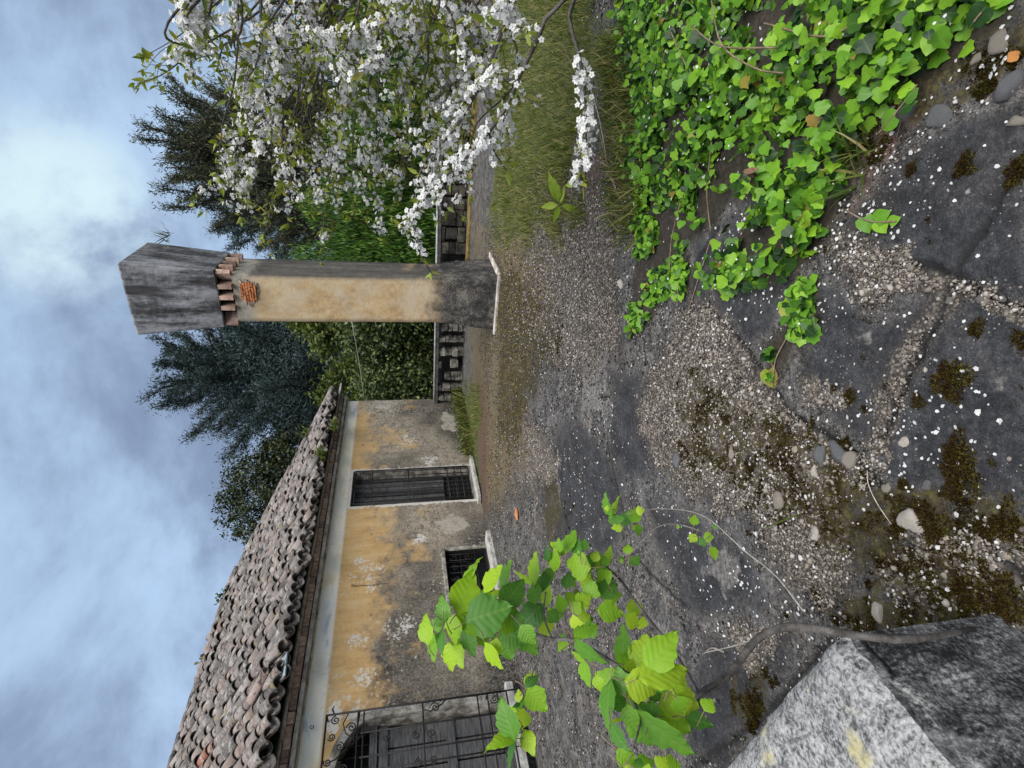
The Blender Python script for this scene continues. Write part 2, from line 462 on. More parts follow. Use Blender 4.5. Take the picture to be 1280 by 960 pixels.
def ground_mat(nt, b):
    co = nt.coord('Object')
    n_big = nt.noise(co, 1.3, 5, .62)
    n_mid = nt.noise(co, 7, 8, .68, .4)
    n_fine = nt.noise(co, 42, 6, .78)
    n_tiny = nt.noise(co, 190, 3, .8)
    sm = nt.attr('smooth'); gr = nt.attr('gravel'); mo = nt.attr('moss'); oc = nt.attr('ochre'); pa = nt.attr('pale'); di = nt.attr('dirt'); cr = nt.attr('crack'); gs = nt.attr('grass'); iv = nt.attr('ivy')
    def sharp(a, n, k=.9, w=.12):
        k = k * 1.25 + .5
        return nt.step(nt.math('ADD', a, nt.math('MULTIPLY', nt.math('SUBTRACT', n, .5), k)), .5 - w, .5 + w)
    # weathered asphalt felt: blue black where smooth, scaly grey where worn
    dark = nt.ramp(nt.con(nt.math('ADD', nt.math('MULTIPLY', n_tiny, .3), nt.math('ADD', nt.math('MULTIPLY', n_mid, .3), nt.math('MULTIPLY', n_fine, .4))), 1.9), [(.34, (.011, .0115, .0128)), (.5, (.028, .0288, .0315)), (.64, (.060, .060, .063)), (.78, (.12, .117, .114))])
    worn = nt.ramp(nt.con(nt.math('ADD', nt.math('MULTIPLY', n_tiny, .35), nt.math('ADD', nt.math('MULTIPLY', n_fine, .4), nt.math('MULTIPLY', n_mid, .25))), 1.9), [(.34, (.010, .0097, .0095)), (.44, (.038, .037, .036)), (.53, (.09, .086, .081)), (.62, (.175, .165, .155)), (.75, (.38, .355, .33))])
    col = nt.mix(sharp(sm, nt.math('ADD', nt.math('MULTIPLY', n_mid, .6), nt.math('MULTIPLY', n_fine, .4)), 1.4, .28), worn, dark)
    warm = nt.step(nt.noise(co, 2.2, 5, .6), .45, .62)
    col = nt.mix(nt.math('MULTIPLY', warm, .5), col, nt.mix(1.0, col, (1.12, 1.0, .88), 'MULTIPLY'))
    grime = nt.math('MULTIPLY', nt.step(nt.noise(co, 3.4, 7, .7, .6), .5, .6), .6)
    col = nt.mix(grime, col, nt.mix(1.0, col, (.55, .53, .53), 'MULTIPLY'))
    # lichen specks
    v = nt.voro(co, 70); sp = nt.math('MULTIPLY', nt.step(v, .2, .13), nt.step(nt.noise(co, 5, 3), .5, .62))
    col = nt.mix(nt.math('MULTIPLY', sp, .75), col, (.30, .29, .27))
    # bare screed: crumbly beige aggregate
    vc = nt.voro(co, 95, 'Color'); vs_ = nt.sep(vc)
    agg = nt.ramp(vs_[0], [(0, (.03, .025, .02)), (.35, (.085, .075, .064)), (.7, (.20, .178, .154)), (1, (.37, .34, .30))])
    agg2 = nt.ramp(n_fine, [(.38, (.03, .025, .02)), (.6, (.24, .205, .17))])
    agg = nt.mix(.45, agg, agg2)
    agg = nt.mix(nt.step(nt.voro(co, 95), .35, .62), agg, (.05, .042, .035))
    gm = sharp(gr, nt.math('ADD', nt.math('MULTIPLY', n_mid, .5), nt.math('MULTIPLY', n_fine, .5)), 1.0, .09)
    col = nt.mix(gm, col, agg)
    pm = sharp(pa, n_mid, 1.0, .1)
    col = nt.mix(nt.math('MULTIPLY', pm, .6), col, nt.ramp(n_fine, [(.34, (.05, .045, .042)), (.5, (.16, .148, .135)), (.66, (.33, .305, .28))]))
    om = sharp(oc, n_mid, 1.1, .22)
    col = nt.mix(nt.math('MULTIPLY', om, .42), col, nt.ramp(n_fine, [(.3, (.05, .035, .012)), (.55, (.17, .115, .035)), (.75, (.33, .26, .14))]))
    mm = sharp(mo, nt.math('ADD', nt.math('MULTIPLY', n_mid, .55), nt.math('MULTIPLY', n_fine, .45)), 1.5, .08)
    moss = nt.ramp(n_fine, [(.36, (.010, .006, .003)), (.5, (.032, .022, .008)), (.64, (.075, .068, .014))])
    col = nt.mix(nt.math('MULTIPLY', mm, .9), col, moss)
    dm = sharp(di, n_mid, 1.0, .2)
    col = nt.mix(nt.math('MULTIPLY', dm, .85), col, nt.ramp(n_fine, [(.3, (.03, .017, .013)), (.7, (.15, .085, .065))]))
    gm2 = sharp(gs, n_mid, .9, .2)
    col = nt.mix(nt.math('MULTIPLY', gm2, .85), col, nt.ramp(n_fine, [(.3, (.03, .04, .01)), (.7, (.10, .115, .025))]))
    col = nt.mix(nt.math('MULTIPLY', nt.step(iv, .35, .65), .9), col, nt.ramp(n_fine, [(.3, (.012, .010, .007)), (.7, (.05, .04, .028))]))
    col = nt.mix(nt.math('MULTIPLY', cr, .9), col, (.012, .012, .012))
    h = nt.math('ADD', nt.math('MULTIPLY', n_fine, .7), nt.math('MULTIPLY', n_tiny, .35))
    h = nt.math('ADD', h, nt.math('MULTIPLY', gm, nt.math('MULTIPLY', vs_[0], .8)))
    setb(nt, b, col, nt.ramp(n_mid, [(.3, (.62,) * 3), (.7, (.92,) * 3)]), nt.bump(h, .008, .8))
M_GROUND = material('weathered_terrace', ground_mat, .85, .25)
_at = {k: v.ravel() for k, v in MK.items()}
_at['crack'] = crackm.ravel(); _at['ivy'] = np.clip(.5 + IV.ravel() / .2, 0, 1)
terrace = obj('terrace', np_mesh('terrace', np.stack([gx.ravel(), gy.ravel(), _z.ravel()], 1), F, M_GROUND, None, _at, True))
terrace['kind'] = 'structure'

def earth(nt, b):
    co = nt.coord('Object')
    setb(nt, b, nt.ramp(nt.noise(co, .8, 6, .7), [(.3, (.02, .026, .01)), (.6, (.05, .06, .02)), (.8, (.09, .08, .045))]), .95, nt.bump(nt.noise(co, 6, 5), .1))
M_EARTH = material('garden_earth', earth)
gb = MB()
gb.add([(-600, -600, -.45), (600, -600, -.45), (600, 600, -.45), (-600, 600, -.45)], [(0, 1, 2, 3)])
tag(gb.build('ground', M_EARTH), kind='structure')
# edge of the terrace slab under the balustrade
# ------------------------------------------------------------------ house materials
def wall_mat(nt, b):
    co = nt.coord('Object')
    n1 = nt.noise(co, 2.2, 6, .65); n2 = nt.noise(co, 8, 7, .72); n3 = nt.noise(co, 24, 7, .8)
    n4 = nt.noise(co, 60, 3, .8)
    st = nt.noise(nt.vmath('MULTIPLY', co, (1.0, 1.0, .22)), 7, 5, .65)
    oc = nt.attr('ochre'); wh = nt.attr('flake'); gr = nt.attr('grime'); bd = nt.attr('band'); pt = nt.attr('patch')
    def sharp(a, n, k=1.0, w=.12):
        return nt.step(nt.math('ADD', a, nt.math('MULTIPLY', nt.math('SUBTRACT', n, .5), k)), .5 - w, .5 + w)
    base = nt.ramp(nt.con(nt.math('ADD', nt.math('MULTIPLY', n4, .25), nt.math('ADD', nt.math('MULTIPLY', n2, .35), nt.math('MULTIPLY', n3, .4))), 1.8), [(.38, (.10, .082, .06)), (.48, (.29, .245, .185)), (.62, (.50, .435, .34))])
    grime = nt.ramp(nt.con(nt.math('ADD', nt.math('MULTIPLY', n4, .3), nt.math('ADD', nt.math('MULTIPLY', n3, .4), nt.math('MULTIPLY', n2, .3))), 1.8), [(.38, (.014, .013, .012)), (.47, (.05, .045, .039)), (.55, (.13, .115, .095)), (.66, (.30, .27, .225))])
    mixn = nt.math('ADD', nt.math('MULTIPLY', n1, .35), nt.math('ADD', nt.math('MULTIPLY', n2, .45), nt.math('MULTIPLY', n3, .2)))
    col = nt.mix(sharp(gr, mixn, 2.6, .34), base, grime)
    ochre = nt.ramp(nt.con(nt.math('ADD', nt.math('MULTIPLY', st, .35), nt.math('ADD', nt.math('MULTIPLY', n1, .3), nt.math('MULTIPLY', n3, .35))), 1.5), [(.34, (.42, .265, .115)), (.5, (.585, .375, .16)), (.66, (.65, .485, .265))])
    col = nt.mix(sharp(oc, nt.math('ADD', nt.math('MULTIPLY', n2, .6), nt.math('MULTIPLY', n1, .4)), 1.5, .34), col, ochre)
    pl = nt.ramp(n2, [(.36, (.28, .25, .20)), (.5, (.40, .36, .295)), (.66, (.48, .44, .36))])
    ds_ = nt.math('MULTIPLY', nt.step(nt.math('ADD', nt.math('MULTIPLY', n3, .5), nt.math('MULTIPLY', n1, .5)), .5, .62), .35)
    col = nt.mix(ds_, col, (.16, .13, .095))
    col = nt.mix(nt.math('MULTIPLY', sharp(pt, n2, .8, .12), .85), col, pl)
    bandc = nt.ramp(nt.noise(nt.vmath('MULTIPLY', co, (.5, 1, 1.3)), 2.2, 5, .6), [(.34, (.46, .50, .53)), (.40, (.74, .71, .64)), (.54, (.80, .73, .58)), (.66, (.68, .56, .36))])
    bandc = nt.mix(nt.math('MULTIPLY', nt.step(st, .55, .75), .5), bandc, (.30, .30, .29))
    col = nt.mix(bd, col, bandc)
    fl = nt.noise(co, 16, 5, .75)
    col = nt.mix(sharp(wh, nt.math('ADD', nt.math('MULTIPLY', fl, .7), nt.math('MULTIPLY', n3, .3)), 1.7, .05), col, (.62, .585, .52))
    # black mould pinholes
    v = nt.math('MULTIPLY', nt.step(nt.voro(co, 26), .22, .1), nt.step(nt.noise(co, 4, 3), .52, .62))
    col = nt.mix(nt.math('MULTIPLY', v, .7), col, (.05, .048, .045))
    setb(nt, b, col, .92, nt.bump(nt.math('ADD', nt.math('MULTIPLY', n2, .6), nt.math('MULTIPLY', n3, .4)), .02, .8))
M_WALL = material('stained_plaster', wall_mat)
def simple(c1, c2, scale=8, bump=.01, rough=.85, stretch=(1, 1, 1), rndmix=None, lo=.35, hi=.68):
    def fn(nt, b):
        co = nt.vmath('MULTIPLY', nt.coord('Object'), stretch)
        n = nt.noise(co, scale, 6, .68)
        col = nt.ramp(n, [(lo, c1), (hi, c2)])
        if rndmix:
            col = nt.mix(1.0, col, nt.ramp(nt.rnd(), rndmix), 'MULTIPLY')
        setb(nt, b, col, rough, nt.bump(nt.noise(co, scale * 4, 5, .7), bump, .8))
    return fn
M_MOULD = material('cornice_plaster', simple((.20, .18, .15), (.62, .57, .48), 7, .012))
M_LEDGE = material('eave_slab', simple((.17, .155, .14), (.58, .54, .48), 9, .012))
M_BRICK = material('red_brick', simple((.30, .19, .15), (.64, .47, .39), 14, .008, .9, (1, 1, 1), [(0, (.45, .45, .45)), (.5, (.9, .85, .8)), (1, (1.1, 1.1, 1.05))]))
M_INSHADE = material('dark_interior', simple((.006, .006, .006), (.02, .019, .018), 5))  # near-black colour paints the shade inside openings, gaps and under the tiles
M_WHITE = material('white_surround', simple((.13, .115, .09), (.50, .47, .41), 7, .014, lo=.40, hi=.62))
M_SILL = material('stone_sill', simple((.24, .23, .21), (.60, .58, .53), 11, .008))
M_SHUT = material('weathered_shutter', simple((.012, .013, .015), (.07, .07, .07), 5, .004, .8, (1, 1, 8)))
M_SHUTG = material('grey_shutter_board', simple((.045, .045, .046), (.17, .165, .16), 5, .004, .8, (1, 1, 8)))
M_IRON = material('wrought_iron', simple((.010, .010, .011), (.035, .032, .030), 40, .002, .6))
def tile_mat(nt, b):
    co = nt.coord('Object'); r = nt.rnd()
    base = nt.ramp(r, [(0, (.085, .075, .068)), (.3, (.16, .14, .128)), (.55, (.21, .175, .155)), (.72, (.20, .145, .12)), (.82, (.14, .125, .115)), (.992, (.27, .225, .20)), (.995, (.24, .08, .05)), (1, (.28, .08, .05))])
    n = nt.noise(co, 12, 6, .7); n3 = nt.noise(co, 60, 4, .7)
    off = nt.vmath('ADD', co, nt.comb(nt.math('MULTIPLY', r, 37), 0, 0))
    lich = nt.step(nt.noise(off, 8, 6, .75), .47, .66)
    col = nt.mix(lich, base, nt.ramp(n3, [(.34, (.14, .134, .127)), (.66, (.46, .44, .41))]))
    col = nt.mix(nt.math('MULTIPLY', nt.step(nt.noise(off, 10, 5, .7), .52, .64), .85), col, (.028, .026, .025))
    col = nt.mix(nt.math('MULTIPLY', nt.step(nt.noise(off, 5, 3), .64, .72), .7), col, (.30, .22, .09))
    setb(nt, b, col, .92, nt.bump(n3, .006, .9))
M_TILE = material('old_clay_tile', tile_mat)

# ------------------------------------------------------------------ the house; local frame: x along the wall, -y out of it
S0, S1 = 1.2, 11.62
HOUSE_D = 6.0
house = empty('farmhouse', tuple(W0), HOUSE_RZ, label='old ochre farmhouse with stained plaster, iron window grilles and a clay tile roof', cat='house')
DOOR = (7.86, 8.88, .10, 2.44); SMALL = (5.55, 6.60, .10, .80); BIG = (2.35, 3.98, .10, 2.36)
OPEN = (DOOR, SMALL, BIG)
def fill_axis(lo, hi, stops, step):
    a = sorted(set([lo, hi] + [q for q in stops if lo < q < hi])); out = []
    for p, q in zip(a[:-1], a[1:]):
        n = max(1, int(round((q - p) / step))); out += [p + (q - p) * i / n for i in range(n)]
    return np.array(out + [hi])
ax_ = fill_axis(S0, S1, [v for o in OPEN for v in o[:2]], .035)
az_ = fill_axis(-.3, 2.98, [v for o in OPEN for v in o[2:]], .035)
sx, sz = np.meshgrid(ax_, az_)
def arch_top(s):                   # the big window has a basket arch: height of the opening at s
    m = (BIG[0] + BIG[1]) / 2; hw = (BIG[1] - BIG[0]) / 2
    t = np.clip(np.abs(s - m) / hw, 0, 1)
    return 1.86 + .50 * np.sqrt(np.clip(1 - t ** 2.6, 0, 1))
def rect_d(s, z, o):
    dx = np.maximum(np.maximum(o[0] - s, s - o[1]), 0); dz = np.maximum(np.maximum(o[2] - z, z - o[3]), 0)
    return np.hypot(dx, dz)
nb = fbm(sx, sz, 1.3, 4, 21); ns = fbm(sx, sz, 4.5, 4, 22); nl = fbm(sx, sz, .55, 3, 23)
ztop = np.interp(sx, [3, 4.2, 5, 6.5, 7.8, 8.9, 9.6, 10.6, 11.0, 11.7], [1.92, 1.9, 1.80, 1.74, 1.78, 2.02, 2.04, 2.2, 2.42, 2.6])
A_o = np.clip(.5 + (sz - ztop + (ns - .5) * .7 + (nb - .5) * .5) / .75, 0, 1)
A_o = np.maximum(A_o, .56 * sst(fbm(sx, sz, 1.9, 5, 55), .46, .74) * sst(sz, .5, 1.3))
A_g = .34 + (nl - .5) * 1.1 + (nb - .5) * .8 + .26 * sst(sz, .55, .2) + .20 * sst(sz, 2.0, 1.3)
A_g = np.clip(A_g, 0, 1)
pd = np.hypot((sx - 7.25) / .42, (sz - .66) / .42)
A_p = np.clip(1.05 - pd + (ns - .5) * 1.3, 0, .95)
A_p = np.maximum(A_p, np.clip(1.0 - np.hypot((sx - 10.6) / .7, (sz - .35) / .3) + (ns - .5) * 1.3, 0, .9))
A_g = A_g * (1 - .9 * (A_p > .5))
A_p = np.maximum(A_p, np.clip(1.05 - np.hypot((sx - 11.4) / .35, (sz - 1.9) / .5), 0, .8))
dd = rect_d(sx, sz, DOOR); ds = rect_d(sx, sz, SMALL)
A_f = np.clip(.32 + (nb - .5) * .7, 0, 1) * .85
for cs, cz, rr in ((6.3, 2.0, .45), (6.0, 1.95, .25), (6.55, 2.2, .2), (5.1, 2.15, .3), (4.15, 2.15, .3), (4.5, 2.0, .35), (9.1, .9, .4), (6.9, 1.2, .25), (5.2, 1.6, .5), (9.9, 1.35, .5)):
    A_f = np.maximum(A_f, .50 * np.exp(-((sx - cs) ** 2 + (sz - cz) ** 2) / (rr * rr * .9)) * (.6 + .8 * ns))
A_f = np.maximum(A_f, sst(dd, .13, .02) * .78 * (ns * .9 + .45))
A_f = np.maximum(A_f, sst(ds, .12, .02) * .74 * (sz > .5))
dbig = np.where(sx > 3.9, sx - 3.98, 9.); A_f = np.maximum(A_f, .8 * (sst(dbig, .16, .04) * (sz < 2.25)) * (sx > 3.98))
A_f = np.maximum(A_f, .72 * np.clip(1.3 - np.hypot((sx - 4.05) / .35, (sz - 2.38) / .14), 0, 1))
A_b = sst(sz + (fbm(sx, sz, 9, 2, 31) - .5) * .02, 2.485, 2.497)
cellkeep = []
iw = np.arange(len(ax_) * len(az_)).reshape(len(az_), len(ax_))
Fw = np.stack([iw[:-1, :-1], iw[:-1, 1:], iw[1:, 1:], iw[1:, :-1]], -1).reshape(-1, 4)
mx = (sx[:-1, :-1] + sx[1:, 1:]).ravel() / 2; mz = (sz[:-1, :-1] + sz[1:, 1:]).ravel() / 2
keep = np.ones(len(Fw), bool)
for o in (DOOR, SMALL): keep &= ~((mx > o[0]) & (mx < o[1]) & (mz > o[2]) & (mz < o[3]))
keep &= ~((mx > BIG[0]) & (mx < BIG[1]) & (mz > BIG[2]) & (mz < arch_top(mx)))
wy = -(fbm(sx, sz, 1.7, 3, 41) - .5) * .02 - (fbm(sx, sz, 12, 3, 42) - .5) * .008
# plaster swells a little toward the foot of the wall
Vw = np.stack([sx.ravel(), wy.ravel(), sz.ravel()], 1)
wall = obj('wall', np_mesh('wall', Vw, Fw[keep], M_WALL, None, {'ochre': A_o.ravel(), 'flake': A_f.ravel(), 'grime': A_g.ravel(), 'band': A_b.ravel(), 'patch': A_p.ravel()}, True), house)
# the remaining sides and the reveals of the openings
mb = MB()
T = .30
mb.add([(S1, 0, -.3), (S1, HOUSE_D, -.3), (S1, HOUSE_D, 2.98), (S1, 0, 2.98)], [(0, 1, 2, 3)])
mb.add([(S0, 0, -.3), (S0, HOUSE_D, -.3), (S0, HOUSE_D, 2.98), (S0, 0, 2.98)], [(3, 2, 1, 0)])
mb.add([(S0, HOUSE_D, -.3), (S1, HOUSE_D, -.3), (S1, HOUSE_D, 2.98), (S0, HOUSE_D, 2.98)], [(3, 2, 1, 0)])
mb.build('side_wall', M_MOULD, house)

def reveal(parent, o, y1, m):
    r = MB(); s0, s1, z0, z1 = o
    r.add([(s0, -.004, z0), (s0, y1, z0), (s0, y1, z1), (s0, -.004, z1)], [(0, 1, 2, 3)])
    r.add([(s1, -.004, z0), (s1, y1, z0), (s1, y1, z1), (s1, -.004, z1)], [(3, 2, 1, 0)])
    r.add([(s0, -.004, z1), (s1, -.004, z1), (s1, y1, z1), (s0, y1, z1)], [(3, 2, 1, 0)])
    r.add([(s0, -.004, z0), (s1, -.004, z0), (s1, y1, z0), (s0, y1, z0)], [(0, 1, 2, 3)])
    return r.build('frame', m, parent)
def bar(parent, pts, r, name='bar', k=5):
    b = MB(); b.tube(pts, r, k); return b.build(name, M_IRON, parent, True)
def spiral(c, r0, turns, a0, y, sgn=1, r1=.15, n=22):
    out = []
    for i in range(n):
        t = i / (n - 1); a = a0 + sgn * turns * 2 * math.pi * t; rr = r0 * (1 - t * (1 - r1))
        out.append((c[0] + rr * math.cos(a), y, c[1] + rr * math.sin(a)))
    return out

# tall barred doorway
door = obj('door', bpy.data.meshes.new('door'), house)
dm = MB(); dm.box(((DOOR[0] + DOOR[1]) / 2, .26, (DOOR[2] + DOOR[3]) / 2), (1.02, .03, 2.34))
door.data = dm.mesh('door', M_INSHADE)
reveal(door, DOOR, .24, M_WHITE)
for i in range(7):                                  # vertical boards of the closed shutters, open lattice below
    s = DOOR[0] + .10 + i * .137
    bb = MB(); bb.box((s, .20, 1.53), (.105, .03, 1.74), jit=.004); bb.build('board', M_SHUTG if i in (1, 2, 4, 5) else M_SHUT, door)
lat = MB()
for i in range(8): lat.box((DOOR[0] + .08 + i * .123, .205, .37), (.014, .014, .5))
for i in range(5): lat.box((8.37, .193, .17 + i * .1), (.98, .012, .014))
lat.build('lattice', M_SHUT, door)
for i in range(7): bar(door, [(DOOR[0] + .09 + i * .14, -.03, .16), (DOOR[0] + .09 + i * .14, -.03, 2.05)], .009)
for z in (.155, .3, .44, .58, 1.36, 2.06, 2.38): bar(door, [(DOOR[0] + .02, -.03, z), (DOOR[1] - .02, -.03, z)], .010)
for s in (DOOR[0] + .03, DOOR[1] - .03): bar(door, [(s, -.03, .14), (s, -.03, 2.40)], .014)
for i in range(3):
    for sg in (-1, 1):
        c = 8.37 + (i - 1) * .3
        bar(door, spiral((c + sg * .07, 2.22), .075, 1.3, math.pi / 2, -.03, sg), .007, 'scroll', 4)
        bar(door, spiral((c + sg * .07, 2.10), .05, 1.2, -math.pi / 2, -.03, -sg), .007, 'scroll', 4)
        bar(door, spiral((c + sg * .055, 1.42), .055, 1.2, -math.pi / 2, -.032, -sg), .006, 'scroll', 4)
        bar(door, spiral((c + sg * .055, 1.28), .055, 1.2, math.pi / 2, -.032, sg), .006, 'scroll', 4)
ab = MB(); ab.box((8.37, -.09, .055), (1.30, .22, .07), jit=.006); ab.build('sill', M_SILL, door, bevel=.01)

# small low window
sw = obj('window', bpy.data.meshes.new('window'), house)
q = MB(); q.box((6.075, .30, .45), (1.05, .02, .70)); sw.data = q.mesh('window', M_INSHADE)
reveal(sw, SMALL, .28, M_INSHADE)
fr = MB()
fr.box((SMALL[1] + .03, -.012, .47), (.055, .05, .78), jit=.004); fr.box((SMALL[0] - .03, -.012, .47), (.055, .05, .78), jit=.004)
fr.box((6.075, -.014, .83), (1.16, .056, .055), jit=.004)
fr.build('surround', M_WHITE, sw, bevel=.006)
si = MB(); si.box((6.07, -.11, .035), (1.42, .26, .085), jit=.008); si.build('sill', M_SILL, sw, bevel=.012)
for i in range(8): bar(sw, [(5.62 + i * .13, .02, .12), (5.62 + i * .13, .02, .78)], .007)
for z in (.3, .55): bar(sw, [(5.56, .02, z), (6.59, .02, z)], .007)
for i in range(4):
    bar(sw, spiral((5.8 + i * .22, .66), .07, 1.2, math.pi / 2, .015, 1 if i % 2 else -1), .006, 'scroll', 4)
    bar(sw, spiral((5.8 + i * .22, .42), .07, 1.2, -math.pi / 2, .015, -1 if i % 2 else 1), .006, 'scroll', 4)

# big arched window with a bellied grille standing off the wall
bw = obj('window', bpy.data.meshes.new('arched_window'), house)
q = MB(); q.box(((BIG[0] + BIG[1]) / 2, .33, 1.2), (1.9, .02, 2.6)); bw.data = q.mesh('arched_window', M_INSHADE)
rv = MB(); NS = 40
tops = [BIG[0] + (BIG[1] - BIG[0]) * (.5 - .5 * math.cos(math.pi * i / NS)) for i in range(NS + 1)]
prof = [(BIG[0], BIG[2])] + [(s, float(arch_top(np.array([s]))[0])) for s in tops] + [(BIG[1], BIG[2])]
for (a, c), (d, e) in zip(prof[:-1], prof[1:]):
    rv.add([(a, -.005, c), (d, -.005, e), (d, .32, e), (a, .32, c)], [(0, 1, 2, 3)])
rv.build('frame', M_WHITE, bw)
# raised band round the opening hides the joint with the wall
rb = MB(); W_ = .05
cx0 = (BIG[0] + BIG[1]) / 2
pi_ = [(s + (s - cx0) * -.02, z - .03) for s, z in prof]; po_ = [(cx0 + (s - cx0) * 1.085, z + (.06 if z > 1 else 0)) for s, z in prof]
for i in range(len(prof) - 1):
    a, b_, c, d = pi_[i], pi_[i + 1], po_[i + 1], po_[i]
    rb.add([(a[0], -.028, a[1]), (b_[0], -.028, b_[1]), (c[0], -.02, c[1]), (d[0], -.02, d[1]), (a[0], .02, a[1]), (b_[0], .02, b_[1]), (c[0], .02, c[1]), (d[0], .02, d[1])],
           [(0, 1, 2, 3), (0, 4, 5, 1), (3, 2, 6, 7)])
rb.build('surround', M_WHITE, bw)
for i in range(2):                                  # two shutter leaves, each framed boards
    s0 = BIG[0] + .06 + i * .78
    for j in range(3):
        bb = MB(); bb.box((s0 + .13 + j * .25, .235, 1.0), (.225, .03, 1.7), jit=.004); bb.build('board', M_SHUTG, bw)
    for z in (.2, .95, 1.78):
        rl = MB(); rl.box((s0 + .38, .212, z), (.76, .03, .11)); rl.build('rail', M_SHUTG, bw)
tr = MB(); tr.box((3.165, .2, 1.90), (1.6, .05, .09)); tr.build('transom', M_SHUTG, bw)
for i in range(12): bar(bw, [(BIG[0] + .12 + i * .128, .16, 1.95), (BIG[0] + .12 + i * .128, .16, 2.34)], .010)
GY_ = -.17
GS = (2.25, 3.985)
def gbar(pts, r=.011, name='bar'): return bar(bw, pts, r, name)
gbar([(GS[1], GY_, .12), (GS[1], GY_, 2.44)], .013); gbar([(GS[0], GY_, .12), (GS[0], GY_, 2.44)], .013)
for z in (.22, .34, .47, .60, 1.29, 2.00, 2.07, 2.44): gbar([(GS[0], GY_, z), (GS[1], GY_, z)], .010 if z < 2.4 else .013)
for s in (2.6, 2.95, 3.30, 3.45, 3.72): gbar([(s, GY_, .12), (s, GY_, 2.03)], .010)
for z in (.47, 1.29, 2.44): gbar([(GS[1], GY_, z), (GS[1] + .02, 0.02, z)], .010)          # ties back to the wall
gbar([(GS[1], GY_, 2.35), (GS[1] + .06, GY_, 2.38), (GS[1] + .10, GY_ - .01, 2.36)], [.01, .012, .004])
for c, r0, a0, sg in (((3.91, 2.33), .055, 0, 1), ((3.80, 2.14), .06, 1.5, -1), ((3.72, 2.36), .045, 2, 1), ((3.60, 2.26), .05, 0, -1), ((3.45, 2.38), .045, 1, 1), ((3.36, 2.2), .055, 3, -1), ((3.2, 2.36), .05, 0, 1),
                      ((3.90, 1.14), .065, 1.6, -1), ((3.90, .38), .06, 1.6, 1), ((3.58, .40), .06, 0, -1), ((3.60, 1.38), .05, 0, 1), ((3.60, 1.2), .05, 3, -1), ((3.3, 1.36), .05, 0, 1), ((3.3, 1.2), .05, 3, 1), ((3.62, 1.72), .045, 1, 1), ((3.3, .40), .055, 1, -1), ((3.0, .40), .055, 1, 1)):
    gbar(spiral(c, r0, 1.6, a0, GY_, sg), .008, 'scroll')
gbar([(3.985, GY_, 2.05)] + [(3.985 - .55 * math.sin(t), GY_, 2.05 + .38 * (1 - math.cos(t))) for t in (.3, .6, .9, 1.2, 1.5)], .009, 'scroll')
gbar([(3.985, GY_, 2.18), (3.86, GY_, 2.24), (3.74, GY_, 2.2), (3.64, GY_, 2.08)], .008, 'scroll')
gbar([(3.985, GY_, 1.0), (3.93, GY_, 1.05), (3.86, GY_, 1.2), (3.90, GY_, 1.29)], .009, 'scroll')
ls = MB(); ls.box((3.16, -.07, .16), (1.9, .2, .10), jit=.006); ls.build('sill', M_SILL, bw, bevel=.01)
rs = MB(); rs.tube([(4.02, .0, 1.27), (4.02, -.03, 1.27)], .055, 14); rs.build('rosette', M_WHITE, bw)

# iron hooks left in the plaster and their thin rust wires
for s, z, l in ((6.03, 2.27, .0), (9.75, 2.3, .05), (3.95, 2.62, 0)):
    bar(house, spiral((s, z), .022, .9, 0, -.03, 1, .8, 10), .005, 'wall_hook', 4)
h = MB(); h.tube([(6.03, -.012, 2.25), (6.02, -.014, 2.0), (6.025, -.012, 1.75)], .004, 4); h.build('wall_wire', M_IRON, house)

# cornice: plaster moulding, course of bricks, stone slabs
cm = MB()
for z0, z1, d in ((2.735, 2.757, .03), (2.760, 2.812, .10)):
    cm.box(((S0 + S1 + d) / 2, -d / 2 + .01, (z0 + z1) / 2), (S1 - S0 + d, d + .02, z1 - z0))
cm.build('cornice', M_MOULD, house, bevel=.008)
gp = MB(); gp.box(((S0 + S1) / 2, .0, 2.86), (S1 - S0 + .06, .16, .098)); gp.build('cornice_core', M_INSHADE, house)
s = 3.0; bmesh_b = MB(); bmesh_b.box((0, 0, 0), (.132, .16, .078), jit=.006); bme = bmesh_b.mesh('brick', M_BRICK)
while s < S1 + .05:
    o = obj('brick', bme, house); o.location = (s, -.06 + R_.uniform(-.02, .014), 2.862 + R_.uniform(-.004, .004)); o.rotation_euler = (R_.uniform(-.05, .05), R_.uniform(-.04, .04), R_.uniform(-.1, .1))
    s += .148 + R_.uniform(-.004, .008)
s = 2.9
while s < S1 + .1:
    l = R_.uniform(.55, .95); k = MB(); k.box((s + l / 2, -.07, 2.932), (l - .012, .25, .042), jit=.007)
    k.build('eave_slab', M_LEDGE, house, bevel=.006); s += l

